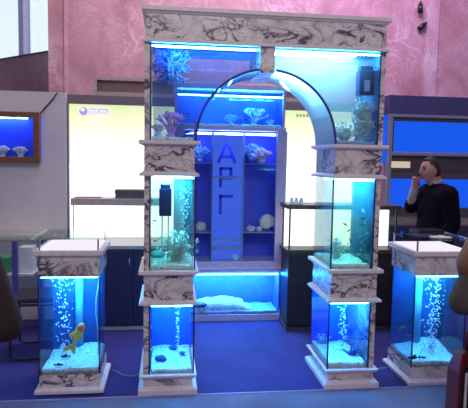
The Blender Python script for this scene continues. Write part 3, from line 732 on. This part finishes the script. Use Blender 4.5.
# lower tank
g = R('glass_tank', 'glass', bx0+.02, bx1-.02, by0+.004, by0+.010, .065, .505)
box('water', 'water_deep', bx0+.022-L.x, bx1-.05-L.x, by0+.014-L.y, by1-.016-L.y, .068, .455, g)
R('lamp', 'lamp_blue', bx0+.04, bx1-.08, by0+.08, by0+.24, .485, .497); R('lamp_tube', 'lamp_blue', bx0+.03, bx1-.06, by0+.015, by0+.025, .468, .477)
# middle display
dx = (bx0+.10, .440, .748, bx1-.105)
R('light_panel', 'show_back', dx[1]+.004, dx[2]-.004, by0+.12, by0+.13, .605, 1.86)
for x in (dx[1], dx[2]): R('divider', 'ice_shelf', x-.004, x+.004, by0+.03, by1-.014, .60, 1.88)
for i in range(3):
    R('front_pane', 'glass', dx[i]+.006, dx[i+1]-.006, by0+.020, by0+.026, .605, 1.88)
    R('lamp_tube', 'lamp_show', dx[i]+.015, dx[i+1]-.015, by0+.032, by0+.052, 1.855, 1.872)
for x0, x1, z in ((dx[0], dx[1], .885), (dx[2], dx[3], .885), (dx[1], dx[2], 1.425), (dx[1], dx[2], .80), (dx[1], dx[2], .72)):
    R('glass_shelf', 'ice_shelf', x0+.006, x1-.006, by0+.03, (by0+.118 if x0 == dx[1] else by1-.014), z, z+(.024 if x0 == dx[1] else .012))
def letter(ch, x, z, w_, h_, s_=.030):
    bm = bmesh.new(); y0, y1 = by0+.108-L.y, by0+.120-L.y
    X = lambda u: x+u*w_-L.x; Zz = lambda v: z+v*h_-L.z
    def bar(a, b, k=s_):
        a, b = Vector((X(a[0]), Zz(a[1]))), Vector((X(b[0]), Zz(b[1]))); d = (b-a).normalized(); n_ = Vector((-d.y, d.x))*k/2
        q = [a-n_, b-n_, b+n_, a+n_]; lo = [bm.verts.new((p.x, y0, p.y)) for p in q]; hi = [bm.verts.new((p.x, y1, p.y)) for p in q]
        bm.faces.new(lo); bm.faces.new(hi[::-1])
        for i in range(4): bm.faces.new((lo[i], hi[i], hi[(i+1) % 4], lo[(i+1) % 4]))
    if ch == 'A': bar((0, 0), (.46, 1)); bar((1, 0), (.54, 1)); bar((.2, .32), (.8, .32))
    if ch == 'P': bar((.1, 0), (.1, 1)); bar((0, .96), (.95, .96)); bar((.88, 1), (.88, .50)); bar((.1, .48), (.95, .48))
    if ch == 'G': bar((.1, 0), (.1, 1)); bar((0, .95), (1, .95))
    finish('letter', bm, 'letter', B)
letter('A', .50, 1.575, .17, .20); letter('P', .515, 1.335, .13, .195); letter('G', .515, 1.065, .14, .19)
gravel('pale gravel in the top tank of the display cabinet', bx0+.03, bx1-.07, by0+.02, by1-.02, 1.936, .02, seed=31)
gravel('blue grey gravel floor in the bottom tank of the display cabinet', bx0+.03, bx1-.06, by0+.02, by1-.02, .066, .030, seed=32, mat='gravel_dark')
# long glowing rock slab in the bottom tank
bm = bmesh.new(); n = 26; top = []; bot = []
for j in range(9):
    for i in range(n+1):
        u = i/n; v = j/8; x = .27+.60*u; y = by0+.05+.22*v
        h_ = .115*math.sin(PI*min(1, .12+u*.80))**.7*(.35+.65*math.sin(PI*(.12+v*.76)))+.018*noise.noise((x*14, y*14, 2)); 
        if u > .88: h_ *= .45
        top.append(bm.verts.new((x, y, .095+max(.01, h_)))); bot.append(bm.verts.new((x, y, .088)))
W = n+1
for j in range(8):
    for i in range(n):
        k = j*W+i; bm.faces.new((top[k], top[k+1], top[k+W+1], top[k+W])); bm.faces.new((bot[k], bot[k+W], bot[k+W+1], bot[k+1]))
for i in range(n): bm.faces.new((bot[i], bot[i+1], top[i+1], top[i])); k = 8*W+i; bm.faces.new((bot[k+1], bot[k], top[k], top[k+1]))
for j in range(8): k = j*W; bm.faces.new((bot[k+W], bot[k], top[k], top[k+W])); k += n; bm.faces.new((bot[k], bot[k+W], top[k+W], top[k]))
tag(finish('rock_slab', bm, 'gravel', smooth=True), 'long low pale rock slab in the bottom tank of the display cabinet', 'rock')
rock('dark blue rock at the end of the pale slab in the display cabinet', 'rock_dark', (.34, by0+.06, .155), .045, 6, (1.5, 1, .6))
for i, (lb, m_, x, z, h_, sp) in enumerate((('round white coral in the top tank of the display cabinet', 'coral_white', .86, 1.95, .21, .14), ('low pale coral mound beside the round white coral', 'coral_blue', .63, 1.95, .12, .13), ('low white coral at the far end of that top tank', 'coral_white', 1.03, 1.95, .07, .10), ('deep blue coral in front of the round white coral', 'coral_blue_dark', .76, 1.95, .12, .06))):
    tag(coral('coral', m_, (x, by0+.17, z), h_, sp, 9, 3, .010, False, 40+i), lb, 'coral')
fish('tiny dark fish under the lamp of the display cabinet', 'fish_black', (.615, by0+.1, 2.19), .035); fish('second tiny dark fish under that cabinet lamp, near the stile', 'fish_black', (.86, by0+.1, 2.185), .03)
# middle display pieces
tag(coral('coral', 'coral_rose', (.935, by0+.10, 1.59), .15, .20, 13, 3, .016, False, 51), 'rose white spreading coral on the right pane of the display', 'coral')
tag(coral('coral', 'coral_blue', (.85, by0+.20, 1.61), .18, .15, 12, 3, .011, False, 52), 'pale blue coral behind the rose white coral', 'coral')
tag(coral('coral', 'coral_blue', (.315, by0+.16, 1.59), .17, .14, 12, 3, .011, False, 53), 'pale blue coral on the left pane of the display', 'coral')
t = B
for x0, x1 in ((dx[0], dx[1]), (dx[2], dx[3])): R('glass_shelf', 'ice_shelf', x0+.006, x1-.006, by0+.03, by1-.014, 1.570, 1.578)
rock('rough beige stone on the lower left display shelf', 'shell', (.335, by0+.10, .94), .055, 8, (1, .8, .9))
def shell(label, loc, r, mat='shell', rx=0.):
    bm = bmesh.new(); add = []
    n = 26
    for i in range(n):           # a spiral of shrinking whorls
        a = i*.55; k = 1-i/n
        add_ball(bm, (math.cos(a)*r*.55*k, -i*r*.018, math.sin(a)*r*.55*k), r*(.16+.40*k), 2, (1, .75, 1))
    o = finish('seashell', bm, mat, smooth=True); o.location = loc
    rm = o.modifiers.new('remesh', 'REMESH'); rm.mode = 'VOXEL'; rm.voxel_size = r*.08
    return tag(o, label, 'shell')
shell('large round beige seashell on the lower right display shelf', (1.0, by0+.10, .985), .086)
tag(coral('coral', 'coral_rose', (.84, by0+.09, .900), .06, .11, 10, 2, .019, False, 61), 'low rose white coral on the lower right display shelf', 'coral')
tag(coral('coral', 'coral_rose', (.925, by0+.08, .900), .05, .06, 7, 2, .012, False, 62), 'small rose white coral beside the large seashell', 'coral')
rock('white pebble on the display floor below the letters', 'coral_white', (.685, by0+.08, .636), .032, 3, (1, .9, .9), 'pebble')

# ------------------------------------------------------------------ display case behind the right column
t = thing('display_case', 'dark wooden display case with a lit white glass box behind the right column', 'display case', (1.66, 1.3, 0))
x0, x1, y0, y1 = 1.115, 2.21, 1.30, 1.62
R('plinth', 'cap_wood', x0+.01, x1-.01, y0-.02, y1, 0, .035); R('cabinet', 'dark_wood', x0+.02, x1-.02, y0, y1, .035, .745, .004)
for a in (0, 1): 
    xm = (x0+x1)/2; d = R('door', 'dark_wood', (x0+.03, xm+.004)[a], (xm-.004, x1-.03)[a], y0-.014, y0, .05, .735, .004)
    L = t.location; xx = xm+(-.05, .05)[a]; bm = bmesh.new(); add_ball(bm, (xx-L.x, y0-.025-L.y, .45), .012, 2); finish('knob', bm, 'steel', d, smooth=True)
R('deck', 'cap_wood', x0, x1, y0-.015, y1, .745, .78, .004); R('cap', 'cap_wood', x0-.005, x1+.01, y0-.02, y1, 1.165, 1.205, .005)
R('light_panel', 'case_white', x0+.02, x1-.02, y0+.20, y0+.22, .785, 1.160)
for x in (x0+.02, x1-.034): R('post', 'dark_wood', x, x+.014, y0+.005, y0+.019, .78, 1.165); R('rear_post', 'dark_wood', x, x+.014, y1-.03, y1-.016, .78, 1.165)
R('glass_front', 'glass', x0+.034, x1-.034, y0+.008, y0+.014, .78, 1.165)
for i, x in enumerate((1.165, 1.21, 1.258)):
    jr = thing('jar', ('first', 'second', 'third')[i]+' small white jar from the end of the display case cap', 'jar', (x, y0+.06, 1.205), 0, 'white jars on the display case')
    lathe('body', 'white', [(.018, 0), (.020, .006), (.020, .040), (.014, .046)], jr, 16); lathe('lid', 'steel', [(.015, .046), (.015, .058), (.013, .060)], jr, 16)

# ------------------------------------------------------------------ blue lit booth at the far side
t = thing('blue_showcase_wall', 'steel framed showcase wall with two glowing blue panels and a navy fascia', 'showcase', (3.3, 2.0, 0))
bx, ex = 2.395, 4.6
R('fascia', 'navy', 2.34, ex, 1.97, 2.12, 2.130, 2.33, .004); R('frame_rail', 'steel', 2.34, ex, 1.965, 2.05, 2.098, 2.130, .003)
R('side_post', 'steel', 2.345, 2.392, 1.965, 2.06, 0, 2.098, .003)
R('upper_light_panel', 'blue_panel', bx+.025, ex, 2.03, 2.06, 1.73, 2.06); R('upper_shade', 'taupe_band', bx, ex, 2.0, 2.06, 2.06, 2.098)
R('inner_stile', 'taupe_band', bx, bx+.025, 2.0, 2.06, 1.73, 2.06)
R('shelf_rail', 'steel', bx, ex, 1.97, 2.06, 1.69, 1.725, .003)
R('niche_back', 'taupe_band', bx, ex, 2.05, 2.07, 1.50, 1.69); R('niche_light', 'niche', bx+.01, bx+.24, 2.03, 2.05, 1.555, 1.625)
R('dark_rail', 'taupe_band', bx, ex, 1.97, 2.06, 1.44, 1.50, .003)
R('lower_light_panel', 'blue_panel', bx, ex, 2.03, 2.06, 1.125, 1.44)
R('lower_rail', 'taupe_band', bx, ex, 1.97, 2.06, 1.04, 1.125, .003); R('lower_niche', 'box_beam', bx, ex, 2.03, 2.06, .93, 1.04)
R('base_cabinet', 'cab', bx, ex, 1.93, 2.06, 0, .93, .004)
R('edge_light_panel', 'blue_panel', 2.285, 2.34, 2.0, 2.02, 1.60, 2.12)
R('divider', 'blue_panel', 2.80, 2.815, 2.01, 2.03, 1.73, 2.06)
for i, (lb, x, z, a) in enumerate((('upper small black spotlight on the pink granite wall', 3.575, 3.80, 0), ('lower small black spotlight on the pink granite wall', 3.60, 3.55, .9))):
    s_ = thing('spotlight', lb, 'spotlight', (x, 4.0, z)); s_.rotation_euler[1] = a
    box('bracket', 'black', -.02, .02, -.03, -.0, -.02, .02, s_)
    tube('housing', 'black', [(0, -.05, .07), (0, -.06, -.05)], .034, s_, 12); tube('neck', 'black', [(0, -.05, .06), (0, -.05, .11)], .014, s_, 8)

# ------------------------------------------------------------------ table and chair at the left
t = thing('glass_table', 'green glass topped table with violet metal legs beside the left pedestal', 'table', (-1.45, 1.0, 0))
R('glass_top', 'table_glass', -1.95, -1.10, 1.19, 1.62, .875, .887, .002)
for x, y in ((-1.90, 1.23), (-1.31, 1.23), (-1.90, 1.57), (-1.17, 1.57)): R('leg', 'violet_metal', x-.022, x+.022, y-.022, y+.022, 0, .875, .003)
R('under_shelf', 'partition', -1.88, -1.17, 1.26, 1.55, .56, .58, .002)
t = thing('white_box', 'white carton standing on the lower shelf of the glass table', 'box', (-1.24, 1.37, .58))
R('carton', 'white', -1.30, -1.18, 1.30, 1.45, .58, .80, .003); R('flap', 'white', -1.30, -1.18, 1.30, 1.45, .80, .806)
t = thing('green_box', 'green box on the lower shelf of the glass table', 'box', (-1.46, 1.36, .58))
R('carton', 'green_paper', -1.56, -1.38, 1.28, 1.44, .58, .70, .003); R('lid', 'green_paper', -1.564, -1.376, 1.276, 1.444, .70, .72, .003)
c = thing('chair', 'black tubular cantilever chair behind the left pedestal', 'chair', (-1.01, .93, 0), .08)
for s in (-1, 1):
    tube('leg', 'black', [(.20, s*.2, .012), (-.19, s*.2, .012), (-.22, s*.2, .03), (-.225, s*.2, .06), (-.225, s*.2, .40), (-.21, s*.2, .435), (-.18, s*.2, .445), (.18, s*.2, .445), (.205, s*.2, .46), (.215, s*.2, .49), (.235, s*.2, .80)], .011, c)
tube('floor_bar', 'black', [(.20, -.2, .012), (.20, .2, .012)], .011, c)
for n_, v in (('seat', (-.21, .20, -.195, .195, .455, .495)), ('backrest', (.215, .25, -.195, .195, .56, .80))): box(n_, 'black_fabric', *v, c, .012)

# ------------------------------------------------------------------ people
def capsule(bm, a, b, ra, rb, seg=14, sc=None):
    a, b = Vector(a), Vector(b)
    d = b-a; n_ = 6
    pts = [a+d*i/n_ for i in range(n_+1)]
    rings = []; dn = d.normalized(); up = Vector((0, 1, 0)) if abs(dn.y) < .9 else Vector((1, 0, 0))
    u = dn.cross(up).normalized(); v = dn.cross(u)
    for i, p in enumerate(pts):
        r_ = ra+(rb-ra)*i/n_; rings.append([bm.verts.new(p+(u*math.cos(2*PI*k/seg)+v*math.sin(2*PI*k/seg))*r_) for k in range(seg)])
    for A_, B_ in zip(rings, rings[1:]):
        for k in range(seg): bm.faces.new((A_[k], A_[(k+1) % seg], B_[(k+1) % seg], B_[k]))
    bm.faces.new(rings[0][::-1]); bm.faces.new(rings[-1])
    add_ball(bm, a, ra, 2); add_ball(bm, b, rb, 2)
def chain(bm, pts):
    for (a, ra), (b, rb) in zip(pts, pts[1:]): capsule(bm, a, b, ra, rb)
def torso(bm, rows, seg=24):
    """Stacked ellipses: (x, y, z, half depth x, half width y)."""
    rings = []
    for x, y, z, a, b in rows: rings.append([bm.verts.new((x+a*math.cos(2*PI*k/seg), y+b*math.sin(2*PI*k/seg), z)) for k in range(seg)])
    for A_, B_ in zip(rings, rings[1:]):
        for k in range(seg): bm.faces.new((A_[k], A_[(k+1) % seg], B_[(k+1) % seg], B_[k]))
    bm.faces.new(rings[0][::-1]); bm.faces.new(rings[-1])
def remesh(o, vox, it=4):
    r_ = o.modifiers.new('remesh', 'REMESH'); r_.mode = 'VOXEL'; r_.voxel_size = vox; r_.use_smooth_shade = True
    s_ = o.modifiers.new('smooth', 'SMOOTH'); s_.factor = .5; s_.iterations = it
def head_bm(bm, mtx, hair=False):
    """Head facing +x in its own frame: skull, brow, sockets, nose, lips, chin, jaw."""
    G = lambda p, c, s: math.exp(-((p.x-c[0])**2+(p.y-c[1])**2+(p.z-c[2])**2)/(s*s))
    tmp = bmesh.new(); bmesh.ops.create_icosphere(tmp, subdivisions=5, radius=1)
    for v in tmp.verts:
        n_ = v.co.copy(); x, y, z = n_
        w_ = 1.0 if z > -.1 else 1-.34*min(1, (-.1-z)/.9)
        p = Vector((x*.098*(w_ if x < 0 else 1-.12*max(0, -z)), y*.076*w_, z*.118))
        if x < 0 and z < -.35: p.x *= .80
        k = 0
        k += .034*G(n_, (1, 0, -.13), .15)+.014*G(n_, (1, 0, .10), .16)           # nose tip and bridge
        k += .009*G(n_, (.93, 0, .33), .28)                                        # brow
        k -= .010*(G(n_, (.9, .36, .14), .17)+G(n_, (.9, -.36, .14), .17))         # sockets
        k += .008*G(n_, (.88, 0, -.46), .14)-.006*G(n_, (.92, 0, -.34), .09)       # mouth
        k += .017*G(n_, (.72, 0, -.78), .24)                                       # chin
        k += .006*(G(n_, (.72, .55, -.2), .3)+G(n_, (.72, -.55, -.2), .3))         # cheeks
        p += Vector((1, 0, 0))*k if k > 0 else n_*k
        v.co = p
    for s in (-1, 1):
        for a, r_, z in ((0, .022, .006), (0, .018, -.018)): add_ball(tmp, (-.008+a, s*.076, z), r_, 2, (.75, .42, 1.25))
    bmesh.ops.transform(tmp, matrix=mtx, verts=tmp.verts[:])
    me = bpy.data.meshes.new('tmp'); tmp.to_mesh(me); tmp.free(); bm.from_mesh(me); bpy.data.meshes.remove(me)

def person_man():
    P = thing('person', 'man in a dark suit holding his hand to his face behind the right pedestal', 'person', (2.38, 1.0, 0), PI)
    # own frame: +x is where he looks (photo's left), +y his left hand (towards the visitor)
    HM = Matrix.Translation((.035, .0, 1.552)) @ Matrix.Rotation(.10, 4, 'Y') @ Matrix.Rotation(.06, 4, 'Z') @ Matrix.Diagonal((.89, .94, 1, 1))
    b = bmesh.new(); head_bm(b, HM)
    chain(b, [((.0, 0, 1.50), .055), ((-.03, 0, 1.40), .060)])
    torso(b, [(-.03, 0, .92, .10, .155), (-.03, 0, 1.05, .10, .145), (-.03, 0, 1.22, .115, .165), (-.035, 0, 1.34, .105, .175), (-.035, 0, 1.40, .07, .11)])
    sh = lambda s: (-.04, s*.185, 1.355)
    chain(b, [(sh(1), .058), ((-.06, .225, 1.09), .043), ((.04, .20, .86), .030)])                     # near arm hangs
    E_, W_ = (.135, -.17, 1.205), (.145, -.06, 1.395)
    chain(b, [(sh(-1), .058), (E_, .044), (W_, .030)])                                                 # far arm raised
    for s, base in ((1, Vector((.04, .20, .86))),):                                                    # hanging hand
        chain(b, [(base, .030), (base+Vector((.01, 0, -.06)), .036)])
        for i in range(4):
            q = base+Vector((-.028+.02*i, 0, -.08)); l = (.07, .082, .078, .06)[i]
            chain(b, [(q, .0095), (q+Vector((.004, -.004, -l*.5)), .009), (q+Vector((.0, -.018, -l)), .0075)])
        chain(b, [(base+Vector((.03, -.01, -.03)), .011), (base+Vector((.05, -.02, -.06)), .010), (base+Vector((.045, -.03, -.09)), .008)])
    Wv = Vector(W_)                                                                                     # raised hand, fingers curled on the phone
    chain(b, [(Wv, .030), (Wv+Vector((-.005, .008, .055)), .036)])
    for i in range(4):
        q = Wv+Vector((.025-.004*i, .018-.004*i, .085-.019*i)); l = (.034, .038, .035, .028)[i]
        chain(b, [(q+Vector((-.012, 0, 0)), .0100), (q+Vector((.012, .014, .004)), .0095), (q+Vector((-.004, .014+l*.6, .002)), .0088), (q+Vector((-.030, .012+l*.5, 0)), .0078)])
    chain(b, [(Wv+Vector((-.018, .0, .045)), .012), (Wv+Vector((-.035, .018, .085)), .010), (Wv+Vector((-.045, .022, .115)), .0085)])
    for s in (-1, 1):
        chain(b, [((-.03, s*.09, .93), .085), ((-.015, s*.10, .50), .055), ((-.04, s*.10, .09), .037)])
        chain(b, [((-.05, s*.10, .05), .036), ((.10, s*.115, .035), .030)])
    o = finish('body', b, 'skin', P, smooth=True); remesh(o, .0052, 2)
    # face details
    for s in (-1, 1):
        bm = bmesh.new(); add_ball(bm, HM @ Vector((.082, s*.030, .018)), .0115, 2); finish('eye', bm, 'eye', P, smooth=True)
        bm = bmesh.new(); add_tube(bm, [HM @ Vector((.094, s*.014, .038)), HM @ Vector((.094, s*.032, .043)), HM @ Vector((.080, s*.050, .036))], .004, 6, .003); finish('eyebrow', bm, 'hair', P, smooth=True)
    bm = bmesh.new(); add_tube(bm, [HM @ Vector((.083, -.022, -.052)), HM @ Vector((.094, 0, -.050)), HM @ Vector((.083, .022, -.052))], .0045, 6); finish('lips', bm, 'lip', P, smooth=True)
    # hair: cap over crown and nape, receding at the forehead
    bm = bmesh.new(); bmesh.ops.create_icosphere(bm, subdivisions=4, radius=1)
    dl = []
    for v in bm.verts:
        x, y, z = v.co; line = .42+.25*min(0, 0)+(.24 if abs(y) > .35 else .0)*max(0, x)*1.0
        keep = z > (.64 if x > .45 else (.42 if x > .12 else (-.05 if x > -.1 else -.50)))
        if not keep: dl.append(v)
        k = 1+.04*noise.noise(v.co*5)
        v.co = HM @ Vector((x*.106*k-.003, y*.083*k, z*.127*k+.001))
    bmesh.ops.delete(bm, geom=dl, context='VERTS')
    h = finish('hair', bm, 'hair', P, smooth=True); sm = h.modifiers.new('solid', 'SOLIDIFY'); sm.thickness = .014; sm.offset = -1
    # jacket
    b = bmesh.new()
    torso(b, [(-.03, 0, .78, .155, .225), (-.03, 0, .95, .150, .215), (-.03, 0, 1.10, .142, .205), (-.035, 0, 1.24, .150, .215), (-.045, 0, 1.34, .140, .215), (-.048, 0, 1.395, .105, .17), (-.045, 0, 1.435, .070, .085)])
    chain(b, [((-.045, .185, 1.345), .088), ((-.07, .245, 1.09), .066), ((.03, .215, .90), .048)])
    chain(b, [((-.04, -.185, 1.345), .085), ((.120, -.175, 1.205), .064), ((.132, -.150, 1.255), .052)])
    o = finish('jacket', b, 'suit', P, smooth=True); remesh(o, .009, 6)
    b = bmesh.new(); chain(b, [((.133, -.155, 1.24), .044), ((.143, -.075, 1.37), .036)]); o = finish('shirt_cuff', b, 'shirt', P, smooth=True); remesh(o, .006, 3)
    # collar and lapels
    bm = bmesh.new(); rg = []
    for z, k in ((1.425, 1.0), (1.465, .92)):
        rg.append([bm.verts.new((-.026+.064*k*math.cos(2*PI*i/24)+(.012 if z > 1.43 else 0), .064*k*math.sin(2*PI*i/24), z+.012*(math.cos(2*PI*i/24) < -.2)-.014*max(0, math.cos(2*PI*i/24)))) for i in range(24)])
    for i in range(24): bm.faces.new((rg[0][i], rg[0][(i+1) % 24], rg[1][(i+1) % 24], rg[1][i]))
    o = finish('shirt_collar', bm, 'shirt', P, smooth=True); s_ = o.modifiers.new('solid', 'SOLIDIFY'); s_.thickness = .006
    for s in (-1, 1):
        bm = bmesh.new(); v = [bm.verts.new(q) for q in ((.035, s*.055, 1.440), (.095, s*.075, 1.34), (.118, s*.030, 1.20), (.122, s*.010, 1.12), (.105, s*.018, 1.25), (.062, s*.025, 1.38))]
        bm.faces.new(v); o = finish('lapel', bm, 'suit', P); s_ = o.modifiers.new('solid', 'SOLIDIFY'); s_.thickness = .008
    b = bmesh.new(); torso(b, [(-.03, 0, .76, .12, .19), (-.03, 0, .90, .125, .185), (-.03, 0, 1.02, .12, .175)])
    for s in (-1, 1): chain(b, [((-.03, s*.09, .86), .105), ((-.015, s*.10, .48), .080), ((-.04, s*.10, .10), .066)])
    o = finish('trousers', b, 'trousers', P, smooth=True); remesh(o, .010, 4)
    for s in (-1, 1):
        b = bmesh.new(); chain(b, [((-.06, s*.10, .048), .046), ((.04, s*.11, .046), .044), ((.125, s*.118, .040), .037)])
        o = finish('shoe', b, 'leather', P, smooth=True); remesh(o, .006, 3)
    return P, Wv
man, Wv = person_man()
ph = tag(box('phone', 'black', -.011, .011, -.006, .006, -.055, .055, None, .003), 'black mobile phone in the hand of the suited man', 'phone')
ph.location = man.matrix_basis @ (Wv+Vector((-.026, .020, .070))); ph.rotation_euler = (.15, -.15, PI+.5)

def visitor(label, loc, rz, coat, build):
    P = thing('person', label, 'person', loc, rz); b = bmesh.new()
    HM = Matrix.Translation((.03, 0, 1.56)); head_bm(b, HM)
    chain(b, [((.0, 0, 1.50), .05), ((-.03, 0, 1.38), .055)])
    torso(b, [(-.03, 0, .90, .095, .15), (-.03, 0, 1.05, .09, .13), (-.03, 0, 1.22, .105, .15), (-.035, 0, 1.34, .095, .155), (-.035, 0, 1.39, .06, .10)])
    for s in (-1, 1):
        sh, el, wr, hd = build[s]
        chain(b, [(sh, .050), (el, .038), (wr, .027)])
        d = (Vector(hd)-Vector(wr)).normalized(); sd = d.cross(Vector((0, 0, 1))).normalized()
        chain(b, [(wr, .027), (Vector(wr)+d*.07, .033)])
        for i in range(4):
            q = Vector(wr)+d*.08+sd*(-.026+.0175*i); l = (.065, .078, .074, .055)[i]
            chain(b, [(q, .009), (q+d*l*.5+Vector((0, 0, -.006)), .0085), (q+d*l+Vector((0, 0, -.024)), .007)])
        chain(b, [(Vector(wr)+d*.03+sd*.03, .011), (Vector(wr)+d*.06+sd*.05, .0095), (Vector(wr)+d*.09+sd*.048, .008)])
        chain(b, [((-.03, s*.085, .92), .08), ((-.015, s*.095, .50), .052), ((-.04, s*.095, .09), .035)])
        chain(b, [((-.05, s*.095, .05), .034), ((.09, s*.11, .033), .028)])
    o = finish('body', b, 'skin', P, smooth=True); remesh(o, .006, 2)
    for s in (-1, 1):
        bm = bmesh.new(); add_ball(bm, HM @ Vector((.082, s*.030, .018)), .0115, 2); finish('eye', bm, 'eye', P, smooth=True)
        b = bmesh.new(); chain(b, [((-.055, s*.095, .046), .044), ((.04, s*.105, .044), .042), ((.11, s*.113, .038), .035)]); o = finish('shoe', b, 'leather', P, smooth=True); remesh(o, .007, 3)
    bm = bmesh.new(); bmesh.ops.create_icosphere(bm, subdivisions=4, radius=1); dl = []
    for v in bm.verts:
        x, y, z = v.co
        if not z > (.50 if x > .4 else (.1 if x > .1 else -.85)): dl.append(v)
        v.co = HM @ Vector((x*.108-.004, y*.087, z*.129))
    bmesh.ops.delete(bm, geom=dl, context='VERTS'); h = finish('hair', bm, 'hair', P, smooth=True); s_ = h.modifiers.new('solid', 'SOLIDIFY'); s_.thickness = .016; s_.offset = -1
    b = bmesh.new()
    torso(b, [(-.03, 0, .62, .155, .215), (-.03, 0, .80, .150, .205), (-.03, 0, 1.00, .132, .180), (-.03, 0, 1.22, .140, .185), (-.04, 0, 1.34, .125, .185), (-.045, 0, 1.39, .095, .14), (-.04, 0, 1.425, .065, .075)])
    for s in (-1, 1):
        sh, el, wr, hd = build[s]; e2 = Vector(el).lerp(Vector(wr), .85)
        chain(b, [(sh, .078), (el, .064), (e2, .047)])
    o = finish('coat', b, coat, P, smooth=True); remesh(o, .010, 6)
    b = bmesh.new()
    for s in (-1, 1): chain(b, [((-.03, s*.085, .80), .098), ((-.015, s*.095, .48), .074), ((-.04, s*.095, .10), .060)])
    torso(b, [(-.03, 0, .74, .12, .18), (-.03, 0, .98, .11, .16)])
    o = finish('trousers', b, 'trousers', P, smooth=True); remesh(o, .010, 4)
    return P
VL = visitor('person in a dark brown coat at the edge of the aisle, elbow bent', (-.85, -1.60, 0), PI/2, 'brown_coat',
    {-1: ((-.04, -.165, 1.34), (-.06, -.285, 1.03), (.16, -.13, .99), (.24, -.10, .99)), 1: ((-.04, .165, 1.34), (-.06, .225, 1.06), (.02, .20, .84), (.03, .20, .76))})
VR = visitor('person in an olive grey coat with a tan shawl by the right pedestal, elbow out', (1.74, -1.20, 0), PI/2, 'olive',
    {-1: ((-.04, -.165, 1.34), (-.05, -.215, 1.07), (.03, -.20, .85), (.05, -.20, .77)), 1: ((-.04, .165, 1.34), (-.07, .365, .98), (.14, .05, .895), (.22, .02, .905))})
# shawl over shoulders
b = bmesh.new()
for s_y in (-1, 1): chain(b, [((-.04, s_y*.170, 1.34), .105), ((-.055, s_y*(.290 if s_y > 0 else .205), 1.15), .095)])
torso(b, [(-.035, 0, 1.16, .152, .20), (-.038, 0, 1.26, .152, .21), (-.04, 0, 1.34, .142, .205), (-.042, 0, 1.40, .112, .165), (-.04, 0, 1.435, .080, .095)])
o = finish('shawl', b, 'tan', VR, smooth=True); remesh(o, .011, 5)
t = thing('handbag', 'dark red handbag with a pale strap at the right edge of the aisle', 'bag', (1.675, -.985, .27), .0)
loft_rect('body', 'red_bag', -.15, .15, -.05, .05, [(0, .0), (.02, .012), (.26, .008), (.34, -.012), (.36, -.018)], t)
box('zip_panel', 'black', -.118, .118, -.03, .03, .350, .364, t, .003)
box('pale_strap', 'white', -.128, -.114, -.0705, -.064, .03, .27, t, .002); box('front_pocket', 'black', -.142, .14, -.064, -.058, .02, .30, t, .003)
tube('handle', 'red_bag', [(-.09, 0, .355), (-.088, 0, .46), (-.06, 0, .56), (0, 0, .60), (.06, 0, .56), (.088, 0, .46), (.09, 0, .355)], .010, t)

# corals in the wall aquarium and the loose cable above it
for i, (lb, x) in enumerate((('white coral standing in the framed wall aquarium, nearer its edge stile', -1.43), ('white coral in the framed wall aquarium, further from its edge stile', -1.60))):
    tag(coral('coral', 'coral_white', (x, 1.93, 1.59), .12, .10, 12, 3, .010, False, 71+i), lb, 'coral')
o = tube('hanging_cable', 'black', [(-1.25, 1.968, 2.03), (-1.20, 1.968, 2.09), (-1.13, 1.968, 2.17), (-1.085, 1.968, 2.24)], .007); tag(o, 'dark cable running up from the framed wall aquarium', 'cable')
